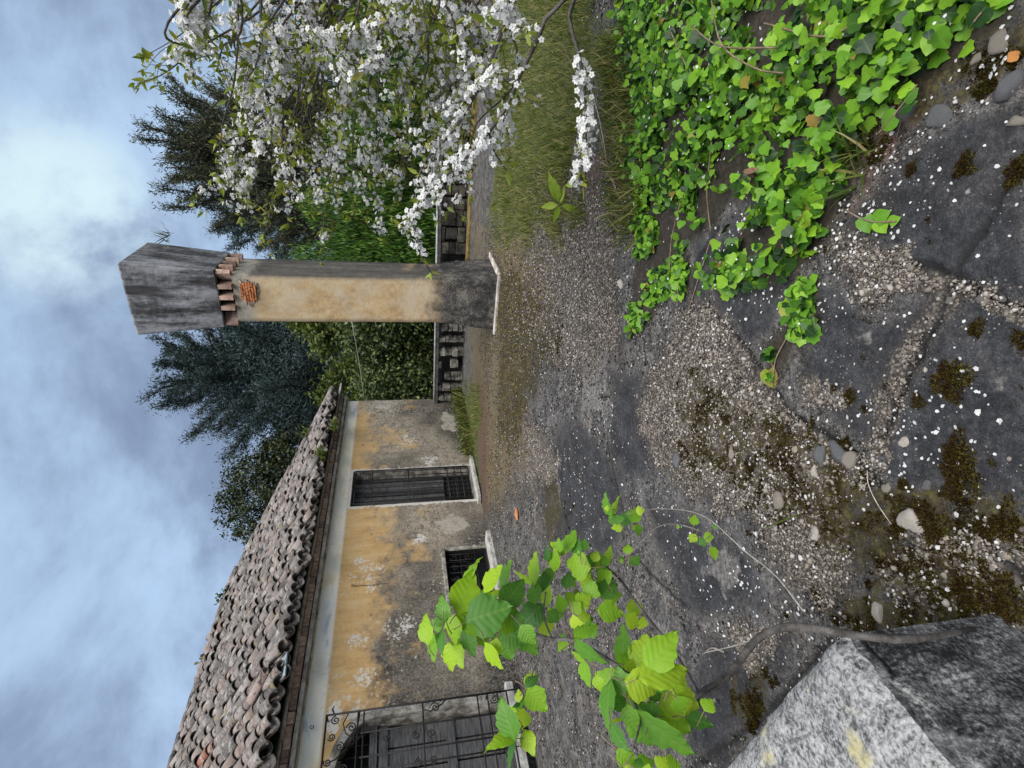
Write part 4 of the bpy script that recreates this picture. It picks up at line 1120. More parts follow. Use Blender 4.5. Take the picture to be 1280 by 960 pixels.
# dark pine
p, zt = foot(172, 188, 20)
t3 = empty('pine_tree', tuple(p), label='dense dark olive pine with plumed tips rising above the white cherry blossom', cat='tree')
conifer(t3, zt - 2.3, 1.0, 3.1, lambda h: (max(0, 1 - abs((h - .40) / .66) ** 2.4)) ** .5, 110, lambda h: .35 + .8 * h, M_PINE, .13, 230, .05, 7, .5, .2, .3)
_h = zt - .3
crown_blob(t3, [(0, 0, _h * .40, 2.7, 2.3, _h * .30), (.3, .2, _h * .66, 2.2, 2.0, _h * .25), (-.3, 0, _h * .2, 2.6, 2.2, _h * .2)], 90000, M_PINE, .14, .2, .05, NEEDLE, 1.2, name='inner_foliage')
# evergreen oak beside the roof
p, zt = foot(266, 622, 25)
cz = zt - 2.5 + .45
t4 = empty('oak_tree', tuple(p), label='round dark evergreen oak rising behind the ridge of the tiled roof', cat='tree')
crown_blob(t4, [(0, 0, cz, 2.1, 2.0, 2.3), (1.1, .4, cz - .9, 1.9, 1.8, 1.9), (-.9, 0, cz - 1.3, 2.0, 1.8, 1.9), (.2, 0, cz - 2.6, 2.6, 2, 1.8)], 60000, M_OAK, .13, .14, .08, trunks=[([(0, 0, -.2), (.1, 0, 3), (0, 0, cz)], [.3, .22, .08])])
# shrubs beyond the balustrade, left of the chimney
def shrub_at(name, px, py, dist, w, mat, n, leaf, label, thr=.2, tpl=LEAF4, depth=1.0, updir=0, clump=.2, zlo=-.4, group=None, cat='shrub', lumps=4):
    p, zt = foot(px, py, dist); h = zt - zlo
    e = empty(name, tuple([p[0], p[1], -.45]), label=label, cat=cat, group=group)
    bl = []
    for i in range(lumps):
        f = (i + .5) / lumps
        bl.append((R_.uniform(-.45, .45) * w, R_.uniform(-.3, .3) * depth, h * (.16 + .74 * f) + (zlo + .45), w * R_.uniform(.55, .8) * (1 - .3 * f), depth * R_.uniform(.6, .8), h * .26))
    crown_blob(e, bl, n, mat, leaf, clump, thr, tpl, updir, trunks=[([(0, 0, -.1), (.05, 0, h * .4), (-.1, .1, h * .75)], [.07, .05, .02]), ([(.1, 0, -.1), (.4 * w, .1, h * .45), (.5 * w, .1, h * .7)], [.05, .035, .015])])
    return e
shrub_at('laurel_bush', 455, 492, 16.5, 1.15, M_LAUREL, 11000, .12, 'dark green laurel bush behind the balustrade right beside the house corner', .12)
shrub_at('laurel_bush', 440, 440, 17.0, 1.3, M_LAUREL, 12000, .12, 'glossy laurel bush behind the balustrade halfway between house and chimney', .12)
shrub_at('laurel_bush', 428, 404, 16.2, 1.1, M_LAUREL, 10000, .12, 'laurel bush behind the balustrade touching the left edge of the chimney', .12)
shrub_at('lime_shrub', 372, 416, 20, 1.35, M_LIME, 9000, .16, 'yellow green loose shrub standing tall behind the laurels left of the chimney', .32, zlo=1.0)
shrub_at('lime_shrub', 402, 470, 21, 1.4, M_LIME, 8000, .16, 'yellow green shrub behind the laurels nearest to the eaves of the house', .34, zlo=.6)
# thuja hedge plants right of the chimney
for (px, py, dist, w, lab) in ((385, 312, 14.6, .85, 'bright green feathery thuja directly right of the chimney shaft'), (392, 262, 14.2, .9, 'bright green thuja second to the right from the chimney behind blossom'),
                               (430, 150, 13.4, 1.0, 'green thuja behind the thickest cherry blossom'), (440, 85, 12.8, 1.0, 'green thuja behind the blossom toward the right end of the balustrade'), (448, 15, 12.2, 1.0, 'green thuja farthest right along the balustrade')):
    shrub_at('thuja', px, py, dist, w, M_THUJA, 12000, .16, lab, .05, NEEDLE, .8, 2.4, .16, lumps=5)
for (px, py, dist, w, lab) in ((330, 250, 22, 2.2, 'olive brown broad shrub in the shade between pine and thuja'), (345, 120, 23, 2.6, 'olive brown broad shrub below the dark pine'), (330, 20, 22, 2.6, 'olive shrub behind the blossom at the far right')):
    shrub_at('garden_shrub', px, py, dist, w, M_PINE, 9000, .2, lab, .15)
# far wood closing the view
fw = []
for i in range(60):
    a = rad(-62 + i * 2.1); dd = R_.uniform(46, 60); fw.append((dd * math.sin(a), dd * math.cos(a), R_.uniform(.2, 1.6), R_.uniform(2, 3.2), 2, R_.uniform(2.2, 3.2)))
e = obj('far_wood', bpy.data.meshes.new('far_wood_seed'))
bpy.data.objects.remove(e)
crown_blob(None, fw, 60000, M_FAR, .42, .5, .05, name='far_wood')
tag(bpy.data.objects['far_wood'], 'hazy green wood filling the background beyond the garden', 'wood', kind='stuff')

# ------------------------------------------------------------------ flowering cherry
def petal_mat(nt, b):
    c = nt.ramp(nt.rnd(), [(0, (.86, .85, .82)), (.5, (.92, .91, .89)), (1, (.95, .93, .91))])
    setb(nt, b, c, .6); translucent(nt, b, (.62, .62, .62), .5)
M_PETAL = material('white_petal', petal_mat, .6)
M_HEART = material('flower_heart', simple((.22, .24, .05), (.42, .38, .10), 30, 0))
M_CHLEAF = material('young_cherry_leaf', leaf_mat([(0, (.09, .12, .02)), (.4, (.17, .23, .03)), (.75, (.26, .31, .045)), (1, (.27, .22, .06))], .35, .45))
M_CHBARK = material('cherry_bark', simple((.030, .024, .022), (.13, .11, .10), 22, .004, .75))
fV = []; fF = []; fM = []
for i in range(5):
    a = 2 * math.pi * i / 5; c, s = math.cos(a), math.sin(a); o = len(fV)
    for (x, y, z) in ((0, .08, 0), (-.40, .52, .16), (-.26, .98, .10), (.26, .98, .10), (.40, .52, .16)):
        fV.append((x * c - y * s, x * s + y * c, z))
    fF += [(o, o + 4, o + 1), (o + 1, o + 4, o + 3), (o + 1, o + 3, o + 2)]; fM += [0, 0, 0]
o = len(fV)
for i in range(4):
    a = 2 * math.pi * i / 4; fV.append((.17 * math.cos(a), .17 * math.sin(a), .06))
fV.append((0, 0, .30)); fF += [(o + i, o + (i + 1) % 4, o + 4) for i in range(4)]; fM += [1] * 4
FLOWER = Tpl(fV, fF, None, fM)
CLEAF = Tpl([(0, 0, 0), (-.17, .3, .05), (-.15, .65, .05), (0, 1, -.06), (.15, .65, .05), (.17, .3, .05), (0, .35, 0), (0, .7, -.01)],
            [(0, 6, 1), (1, 6, 7), (1, 7, 2), (2, 7, 3), (0, 5, 6), (5, 4, 7), (5, 7, 6), (4, 3, 7)])
CT = np.array([3.35, 3.1, 0])
cherry = empty('cherry_tree', tuple(CT + [0, 0, .3]), label='white flowering cherry tree with long branches reaching in from the right', cat='tree')
CBASE = CT + np.array([0, 0, .3])
tr = MB(); tr.tube([(0, 0, -.4), (.03, .02, .5), (-.05, .1, 1.3), (.1, .15, 2.4), (.05, .3, 3.8)], [.14, .11, .095, .07, .03], 9)
tr.build('trunk', M_CHBARK, cherry, True)
def bez(P, n):
    P = np.array(P, float); t = np.linspace(0, 1, n)[:, None]
    while len(P) > 1 and P.ndim == 2 and len(P) > 4: break
    # Catmull-Rom through the points
    Q = np.vstack([2 * P[0] - P[1], P, 2 * P[-1] - P[-2]]); m = len(P) - 1; out = []
    for u in np.linspace(0, m - 1e-6, n):
        i = int(u); f = u - i; a, b_, c, d = Q[i], Q[i + 1], Q[i + 2], Q[i + 3]
        out.append(.5 * (2 * b_ + (c - a) * f + (2 * a - 5 * b_ + 4 * c - d) * f * f + (3 * b_ - a - 3 * c + d) * f ** 3))
    return np.array(out)
BLOOM = [(210, -60), (226, 28), (212, 58), (168, 62), (158, 112), (222, 114), (282, 108), (290, 160), (262, 200), (222, 246), (250, 264), (302, 238), (302, 290), (322, 332), (342, 318), (350, 290), (395, 342), (412, 338), (422, 276), (480, 312), (555, 352), (604, 330), (604, 272), (642, 215), (665, 120), (716, 110), (718, 252), (765, 245), (765, 60), (740, -60)]
def in_bloom(P):
    x, y, w = pix(np.atleast_2d(P)); return bool((poly_sd(x, y, BLOOM) > -3)[0]) or bool(y[0] < -6)
nodes = []          # position, tangent, kind: blossom density
leafn = []
def limb(pts, r0, r1, f0=.3, dens=1.0, twigs=3, tl=.5, leafd=.5):
    c = bez(pts, 26); L = np.sum(np.linalg.norm(np.diff(c, axis=0), axis=1))
    m = MB(); m.tube([q - CBASE for q in c], list(np.linspace(r0, r1, 26)), 5); m.build('limb', M_CHBARK, cherry, True)
    k = int(L * (1 - f0) * 16 * dens)
    for t in np.sort(rng.uniform(f0, 1, k)):
        i = min(int(t * 25), 24); nodes.append((c[i] + (c[i + 1] - c[i]) * (t * 25 - i), c[min(i + 1, 25)] - c[i]))
    for t in rng.uniform(f0, 1, int(L * (1 - f0) * 5.5 * leafd)):
        i = min(int(t * 25), 24); leafn.append((c[i], c[min(i + 1, 25)] - c[i]))
    leafn.append((c[-1], c[-1] - c[-2])); leafn.append((c[-1], c[-1] - c[-2]))
    for _ in range(twigs):
        t = rng.uniform(f0, .9); i = int(t * 25); tan = unit(c[i + 1] - c[i])
        d = unit(tan * .7 + rdir(1)[0] * .8 + np.array([0, 0, rng.uniform(-.5, .3)]))
        l = tl * rng.uniform(.5, 1.2)
        tw = bez([c[i], c[i] + d * l * .5 + [0, 0, -.02 * l], c[i] + d * l + np.array([0, 0, -.22 * l])], 10)
        if not (in_bloom(tw[-1]) and in_bloom(tw[5])): continue
        mm = MB(); mm.tube([q - CBASE for q in tw], list(np.linspace(r1 * 1.1, r1 * .5, 10)), 4); mm.build('twig', M_CHBARK, cherry, True)
        for u in rng.uniform(.15, 1, int(l * 20 * dens)):
            j = min(int(u * 9), 8); nodes.append((tw[j], tw[j + 1] - tw[j]))
        leafn.append((tw[-1], tw[-1] - tw[-2]))
        for u in rng.uniform(.2, 1, int(l * 5.5 * leafd)): leafn.append((tw[min(int(u * 9), 8)], d))
def P3(px, py, d): return at_dist(px, py, d)
# the two nearest branches, drawn from the photograph
limb([CT + [0, 0, 1.2], P3(700, -60, 2.5), P3(680, 28, 2.25), P3(650, 95, 2.15), P3(628, 142, 2.15), P3(590, 190, 2.2), P3(545, 232, 2.35), P3(503, 284, 2.5)], .009, .004, .42, 1.7, 3, .14, .35)
limb([CT + [0, 0, 1.0], P3(700, -60, 2.3), P3(712, 25, 2.15), P3(725, 75, 2.1), P3(732, 130, 2.1), P3(732, 175, 2.1), P3(724, 232, 2.1)], .009, .003, .50, 1.7, 0, .1, .6)
limb([CT + [0, 0, 1.3], P3(640, -60, 2.7), P3(632, 20, 2.5), P3(605, 95, 2.5), P3(570, 160, 2.6), P3(525, 215, 2.8), P3(520, 300, 3.0), P3(538, 340, 3.1)], .009, .003, .40, 1.5, 4, .2, .8)
# limbs fanning in from the right: end pixel, distance
limb([CBASE * [1, 1, 0] + [0, 0, 1.9], P3(420, -70, 3.3), P3(330, 10, 3.2), P3(245, 62, 3.15), P3(205, 92, 3.2), P3(171, 105, 3.2)], .008, .0016, .5, .8, 2, .2, 1.6)
limb([CBASE * [1, 1, 0] + [0, 0, 1.8], P3(400, -80, 3.3), P3(300, -20, 3.2), P3(230, 40, 3.2), P3(182, 70, 3.3)], .007, .0014, .5, .8, 2, .2, 1.6)
ENDS = [(240, 95, 3.2), (232, 25, 3.0), (272, 222, 3.6), (288, 225, 3.8), (305, 250, 3.9), (328, 302, 4.2), (345, 240, 3.6), (360, 280, 4.0), (402, 330, 4.4),
        (392, 265, 4.0), (420, 235, 3.7), (445, 262, 4.2), (470, 215, 3.5), (480, 300, 4.4), (495, 250, 3.8), (455, 180, 3.2), (430, 130, 3.0), (380, 190, 3.3), (340, 170, 3.2), (300, 150, 3.2), (270, 90, 3.1), (310, 80, 3.0),
        (350, 100, 2.9), (395, 80, 2.9), (440, 60, 2.8), (500, 120, 3.0), (530, 165, 3.1), (545, 90, 2.9), (585, 60, 2.8), (520, 40, 2.8), (250, 40, 3.0), (470, 20, 2.8), (560, 225, 3.3), (375, 40, 3.4), (410, 160, 4.4), (330, 60, 4.2), (480, 90, 4.2), (290, 30, 4.0), (560, 30, 3.6), (255, 70, 4.2), (510, 190, 4.4), (575, 150, 3.0), (592, 110, 2.9), (572, 195, 3.2), (548, 275, 3.7), (555, 130, 3.3), (602, 55, 2.8), (540, 60, 3.2), (585, 225, 3.4), (460, 130, 3.0), (350, 210, 3.6), (300, 120, 3.3), (300, 270, 3.9), (240, 60, 3.1)]
for (px, py, d) in ENDS:
    E_ = P3(px, py, d)
    sx_ = min(680, px + R_.uniform(-10, 110)); z0 = R_.uniform(.8, 2.6)
    mid = P3(px * .45 + sx_ * .55, py * .35 - 40, d * R_.uniform(.86, 1.0)); m2 = P3(px * .8 + sx_ * .2 - R_.uniform(0, 12), py * .75 - 8, d * R_.uniform(.95, 1.02))
    limb([CBASE * [1, 1, 0] + [0, 0, z0], mid, m2, E_], .007, .0018, .16, .95, 6, .45, 1.25)
# a few thicker dark limbs seen through the blossom
for a in ([(470, -60, 3.2), (430, 15, 3.2), (415, 45, 3.25), (380, 100, 3.3), (345, 140, 3.4), (320, 170, 3.5)], [(400, -60, 3.3), (416, 30, 3.3), (424, 130, 3.3)], [(430, -40, 3.5), (378, 60, 3.5), (385, 110, 3.5), (390, 160, 3.6)], [(580, -60, 3.2), (578, 40, 3.2), (578, 90, 3.25), (565, 125, 3.3)]):
    limb([CBASE * [1, 1, 0] + [0, 0, 1.6]] + [P3(*q) for q in a], .010, .004, .35, .5, 3, .4, .6)
nodes = [q for q in nodes if in_bloom(q[0])]; leafn = [q for q in leafn if in_bloom(q[0])]
fp, fn_, fs = [], [], []
_np = np.array([p for p, t in nodes]); _g = vnoise(_np[:, 0] * 7 + _np[:, 1] * 3, _np[:, 2] * 7 - _np[:, 1] * 4); _nd = np.linalg.norm(_np - CAM, axis=1)
for (p, t), g_, dd_ in zip(nodes, _g, _nd):
    if dd_ > 2.5 and g_ < .44: continue
    if p[0] * 0 + pix(p[None])[0][0] < 212: continue
    k = R_.choice((3, 4, 5, 6, 7)); ax = rdir(1)[0]
    for _ in range(k):
        d = unit(ax * .6 + rdir(1)[0]); fp.append(p + d * rng.uniform(.015, .042)); fn_.append(unit(d * .8 + .35 * rdir(1)[0] + np.array([-.05, -.40, .45]))); fs.append(rng.uniform(.0092, .0130))
fp, fn_, fs = np.array(fp), np.array(fn_), np.array(fs)
print('cherry flowers', len(fp))
parts_and_rest('blossom', FLOWER, [M_PETAL, M_HEART], frames(fn_, rdir(len(fp)), fs), fp - CBASE, cherry, 300, 'blossoms_beyond', keys=(lambda q: np.where((q[0] > -10) & (q[0] < 1290) & (q[1] > -10) & (q[1] < 970), 1 / q[2], 0))(pix(fp)))
lp, lt = [], []
for (p, t) in leafn:
    for _ in range(R_.choice((2, 3, 3))):
        lp.append(p + rng.normal(size=3) * .008); lt.append(unit(unit(np.array(t)) * .7 + rdir(1)[0] + [0, 0, .15]))
lp, lt = np.array(lp), np.array(lt)
parts_and_rest('leaf', CLEAF, M_CHLEAF, frames(unit(rdir(len(lp)) + [0, 0, .8]), lt, rng.uniform(.030, .062, len(lp))), lp - CBASE, cherry, 300, 'leaves_beyond', keys=(lambda q: np.where((q[0] > -10) & (q[0] < 1290) & (q[1] > -10) & (q[1] < 970), 1 / q[2], 0))(pix(lp)))
# ------------------------------------------------------------------ ivy
M_IVY = material('ivy_leaf', leaf_mat([(0, (.010, .032, .008)), (.16, (.020, .062, .010)), (.32, (.07, .185, .016)), (.62, (.13, .30, .020)), (.975, (.23, .42, .028)), (.988, (.24, .25, .03)), (1, (.26, .14, .04))], .30, .42, 'palmate', .3))
M_IVYSTEM = material('ivy_stem', simple((.10, .065, .04), (.26, .20, .13), 30, .002))
def ivy_tpl(seed, lobes):
    r = random.Random(seed); V = [(0, 0, 0)]; n = len(lobes)
    pts = [(0, .02)] + lobes + [(-x, y) for x, y in lobes[::-1] if abs(x) > 1e-6]
    c = (0, .36, .0)
    V = [c]
    for x, y in pts:
        d = math.hypot(x, y - .36)
        V.append((x * r.uniform(.93, 1.07), y, -.34 * d * d + .20 * abs(x) + r.uniform(-.05, .05)))
    m = len(pts); F_ = [(0, 1 + (i + 1) % m, 1 + i) for i in range(m)]
    F_ = [(a, c_, b_) for a, b_, c_ in F_]
    # wind counter clockwise seen from +z
    F2 = []
    for f in F_:
        p = [V[i] for i in f]; z = (p[1][0] - p[0][0]) * (p[2][1] - p[0][1]) - (p[1][1] - p[0][1]) * (p[2][0] - p[0][0])
        F2.append(f if z > 0 else f[::-1])
    return Tpl(V, F2, [(x, y, 0) for x, y, z in V])
IVYT = [ivy_tpl(1, [(.22, -.08), (.44, .04), (.52, .24), (.47, .42), (.44, .60), (.28, .74), (.12, .90), (0, 1.0)]),
        ivy_tpl(2, [(.26, -.12), (.48, .06), (.52, .34), (.40, .60), (.20, .84), (0, 1.0)]),
        ivy_tpl(3, [(.22, -.10), (.48, .02), (.55, .24), (.46, .40), (.46, .60), (.24, .72), (0, 1.0)])]
def ivy_points(n, box, cond, near=1.3):
    out = []
    while sum(len(o) for o in out) < n:
        m = n * 3
        x = rng.uniform(box[0], box[1], m); y = rng.uniform(box[2], box[3], m)
        d = np.hypot(x, y); keep = (rng.random(m) < np.clip((1.1 / d) ** near, 0, 1)); x, y = x[keep], y[keep]
        sd = cond(x, y); k = (sd > rng.uniform(.0, .06, len(x))) & (fbm(x, y, 6.5, 3, 61) > .455 - np.clip(sd, 0, .5) * .12)
        out.append(np.stack([x[k], y[k], sd[k]], 1))
    return np.concatenate(out)[:n]
def ivy_thing(label, pts, sizes, lift, group=None):
    p0 = pts[:, :2].mean(0); base = np.array([p0[0], p0[1], gz1(*p0)])
    e = empty('ivy', tuple(base), label=label, cat='ivy', group=group)
    z = gz(pts[:, 0], pts[:, 1]) + lift * rng.random(len(pts)) ** 1.5 + .012
    P = np.stack([pts[:, 0], pts[:, 1], z], 1)
    toc = unit(CAM - P)
    n_ = unit(np.array([0, 0, .75]) + toc * .55 + rdir(len(P)) * .62)
    t_ = unit(np.array([-.55, -.55, -.15]) + rdir(len(P)) * .75)
    A = frames(n_, t_, sizes)
    which = rng.integers(0, 3, len(P))
    x, y, w = pix(P); key = np.where((x > -10) & (x < 1290) & (y > -10) & (y < 970), sizes / w, 0) * (.5 + z - z.min() + .3)
    order = np.argsort(-key); big = np.zeros(len(P), bool); big[order[:300]] = True
    mes = [t.mesh('ivy_leaf', M_IVY) for t in IVYT]
    for i in order[:300]:
        o = obj('leaf', mes[which[i]], e); o.matrix_local = mat4(A[i], P[i] - base)
    for k in range(3):
        s = (~big) & (which == k)
        if s.any():
            r = obj('leaves_beneath', IVYT[k].scatter('leaves_beneath', M_IVY, A[s], P[s] - base), e); r['kind'] = 'stuff'
    return e, base
def ivy_stems(e, base, lines, r=.003):
    for l in lines:
        pts = []
        for (px, py, h) in l:
            q = ground_at(px, py); pts.append(q + [0, 0, h] - base)
        m = MB(); m.tube(bez(pts, 16), r, 4); m.build('stem', M_IVYSTEM, e, True)
def sz_(pts, a, b_): return rng.uniform(a, b_, len(pts)) * (.85 + .35 * vnoise(pts[:, 0] * 5, pts[:, 1] * 5))
def in_px(sel):
    def f(x, y):
        X, Y, w = pix(np.stack([x, y, gz(x, y)], 1)); return sel(X, Y)
    return f
left_sel = in_px(lambda X, Y: (X < 872) & (Y > 225))
sd0 = lambda x, y: poly_sd(x, y, IVY[0])
pa = ivy_points(1050, (.0, 2.6, 2.2, 4.3), lambda x, y: np.where(left_sel(x, y), sd0(x, y), -1), .3)
e, b0 = ivy_thing('small leaved ivy tongue creeping across the terrace toward the gravel, farther from the camera', pa, sz_(pa, .026, .050), .04)
ivy_stems(e, b0, [[(868, 255, .08), (850, 300, .05), (845, 345, .04)], [(893, 300, .02), (862, 390, .01)]])
pb = ivy_points(4700, (.2, 4.2, .5, 4.6), lambda x, y: np.where(left_sel(x, y), -1, sd0(x, y)), .9)
e, b0 = ivy_thing('dense bank of bright green ivy filling the right side of the terrace', pb, sz_(pb, .022, .056), .13)
ivy_stems(e, b0, [[(905, 38, .16), (945, 63, .16), (1020, 66, .16)], [(938, 8, .18), (950, 62, .17), (985, 90, .14), (1010, 95, .1)], [(875, 45, .15), (892, 95, .12)], [(1000, 35, .15), (1060, 50, .1), (1110, 30, .1)], [(920, 180, .12), (898, 240, .06), (893, 290, .02)], [(1040, 160, .1), (1060, 150, .1)],
                 [(735, 60, .2), (760, 150, .1), (775, 230, .05), (790, 280, .0)]], .0035)
pc = ivy_points(150, (-.2, .6, 1.4, 2.1), lambda x, y: poly_sd(x, y, IVY[1]), 0)
e, b0 = ivy_thing('thin trailing end of ivy hanging over the dark slab toward the picture middle', pc, sz_(pc, .026, .048), .03)
ivy_stems(e, b0, [[(1000, 350, .02), (1022, 400, .01), (1018, 415, .01)], [(985, 370, .01), (990, 410, .01), (972, 450, .01), (968, 485, .008)]])
def sprig(label, stem, leaves):
    q0 = ground_at(stem[0][0], stem[0][1]); e = empty('ivy_sprig', tuple(q0), label=label, cat='ivy sprig')
    m = MB(); m.tube(bez([ground_at(a, b_) + [0, 0, h] - q0 for a, b_, h in stem], 14), .0028, 5); m.build('stem', M_IVYSTEM, e, True)
    for (bx, by, tx, ty, h) in leaves:
        B = ground_at(bx, by) + [0, 0, h]; T_ = ground_at(tx, ty) + [0, 0, h - .004]; L = np.linalg.norm(T_ - B)
        n_ = unit(np.array([0, 0, 1.]) + unit(CAM - B) * .6 + rdir(1)[0] * .2)
        A = frames(n_[None], (T_ - B)[None], np.array([L]))[0]
        o = obj('leaf', R_.choice(IVYT).mesh('leaf', M_IVY), e); o.matrix_local = mat4(A, B - q0)
sprig('short ivy sprig with three leaves poking out over the bare dark slab', [(1062, 262, .02), (1085, 273, .03), (1106, 278, .03), (1130, 277, .03)], [(1090, 272, 1094, 292, .03), (1108, 276, 1115, 292, .03), (1105, 276, 1122, 264, .035), (1122, 278, 1134, 272, .03)])
sprig('ivy sprig with two leaves standing up on a red stem near the crevice', [(1112, 172, .05), (1138, 146, .06), (1160, 120, .06), (1168, 108, .06)], [(1140, 148, 1118, 162, .06), (1148, 138, 1166, 128, .06), (1154, 128, 1170, 112, .065), (1160, 118, 1150, 108, .07)])
sprig('two big ivy leaves lying by the slab crack at the end of the trailing ivy', [(1006, 400, .01), (1008, 405, .012), (1012, 412, .012)], [(1012, 410, 990, 405, .015), (1014, 414, 1032, 424, .012)])
sprig('single green ivy leaf at the lowest tip of the trailing ivy', [(965, 452, .01), (974, 468, .01), (972, 478, .01)], [(964, 462, 968, 486, .012)])
sprig('pale green leaf reaching in from the right border close to the camera', [(1285, 25, .14), (1280, 30, .14), (1275, 36, .14)], [(1290, 18, 1262, 46, .14), (1288, 5, 1274, 14, .14)])

# ------------------------------------------------------------------ leafy shrub at the near left
def shrub_leaf_tpl(seed):
    r = random.Random(seed); n = 9; V = []; uv = []
    n = 11; prof = [.0, .15, .265, .335, .368, .37, .34, .28, .20, .10, .0]; bend = r.uniform(-.1, .35); tw_ = r.uniform(-.2, .2)
    for i in range(n):
        y = i / (n - 1); w = prof[i]; y = y + .08 * max(0, y - .8) * 5
        fold = .15; arch = -(.22 + bend) * max(0, y - .2) ** 2
        for s in (-1, -.55, 0, .55, 1):
            ser = (1 + (.06 if i % 2 else -.03) * (abs(s) == 1)) * (1 + r.uniform(-.04, .04))
            x = s * w * ser
            z = arch + fold * abs(x) - .20 * x * x + .020 * math.sin(y * 26 - abs(s) * 4) * abs(s) + r.uniform(-.008, .008) + tw_ * x * y
            V.append((x, y + .04 * abs(s) * (abs(s) == 1) * (1 if i % 2 else -1) * .5, z)); uv.append((x, y, 0))
    F_ = []
    for i in range(n - 1):
        for j in range(4):
            a = i * 5 + j; F_ += [(a, a + 1, a + 6), (a, a + 6, a + 5)]
    return Tpl(V, F_, uv)
SLT = [shrub_leaf_tpl(i) for i in range(9)]
M_SLEAF = material('hornbeam_leaf', leaf_mat([(0, (.055, .17, .028)), (.25, (.11, .27, .026)), (.5, (.20, .39, .022)), (.8, (.31, .48, .02)), (1, (.38, .52, .04))], .38, .45, 'pinnate', .3))
M_SBARK = material('shrub_bark', simple((.045, .038, .034), (.17, .155, .14), 40, .003, .8))
M_DEADTWIG = material('dry_twig', simple((.20, .17, .14), (.48, .44, .39), 40, .001))
ZX = lambda a: 520 + a / 2.667
ZY = lambda a: 600 + a / 2.667
shrub_base = ground_at(1205, 790); 
shr = empty('hazel_shrub', tuple(shrub_base), label='young shrub with serrated bright green leaves leaning in from the near left', cat='shrub')
def stem(pts, r, m=M_SBARK, name='stem', n=18, k=7):
    P = [at_dist(x, y, d) - shrub_base for x, y, d in pts]
    q = bez(P, n); rr = np.interp(np.linspace(0, 1, n), np.linspace(0, 1, len(r)), r)
    mm = MB(); mm.tube(q, [a * R_.uniform(.92, 1.1) for a in rr], k); mm.build(name, m, shr, True)
stem([(1215, 786, 1.60), (1165, 796, 1.45), (1110, 799, 1.36), (1040, 789, 1.32), (985, 783, 1.30), (950, 796, 1.28), (925, 825, 1.25), (905, 850, 1.22), (872, 880, 1.18)], [.006, .007, .008, .0082, .0078, .0072, .0065])
stem([(905, 848, 1.22), (880, 862, 1.18), (868, 868, 1.16)], [.005, .004, .003])
stem([(872, 866, 1.18), (858, 840, 1.2), (835, 805, 1.22), (800, 760, 1.25), (778, 728, 1.27), (762, 712, 1.27)], [.004, .0034, .0024])
stem([(872, 880, 1.18), (842, 868, 1.12), (815, 850, 1.05), (790, 845, 1.0), (775, 835, .98)], [.006, .004, .003])
stem([(775, 835, .98), (745, 815, 1.02), (715, 800, 1.08), (690, 799, 1.12), (660, 788, 1.12), (640, 770, 1.1), (610, 760, 1.08)], [.0038, .0035, .0022])
stem([(690, 799, 1.12), (680, 770, 1.14), (682, 740, 1.16)], [.002, .0014])
stem([(682, 798, 1.13), (670, 830, 1.15), (660, 858, 1.16), (657, 880, 1.16)], [.002, .0012])
stem([(762, 712, 1.27), (745, 700, 1.26), (730, 720, 1.22)], [.002, .0014])
stem([(770, 715, 1.27), (800, 680, 1.35), (820, 660, 1.4), (845, 655, 1.45), (880, 665, 1.5)], [.0016, .0012], M_DEADTWIG)
stem([(793, 640, 1.5), (830, 636, 1.55), (880, 645, 1.6), (930, 688, 1.6), (970, 720, 1.58), (1005, 765, 1.5)], [.0012, .002], M_DEADTWIG)
stem([(905, 815, 1.25), (890, 810, 1.26), (880, 817, 1.27)], [.0018, .001], M_DEADTWIG)
stem([(940, 800, 1.28), (915, 808, 1.28), (880, 816, 1.3)], [.0018, .001], M_DEADTWIG)
stem([(780, 840, .98), (790, 870, .98), (800, 900, .97), (790, 940, .96)], [.002, .0015])
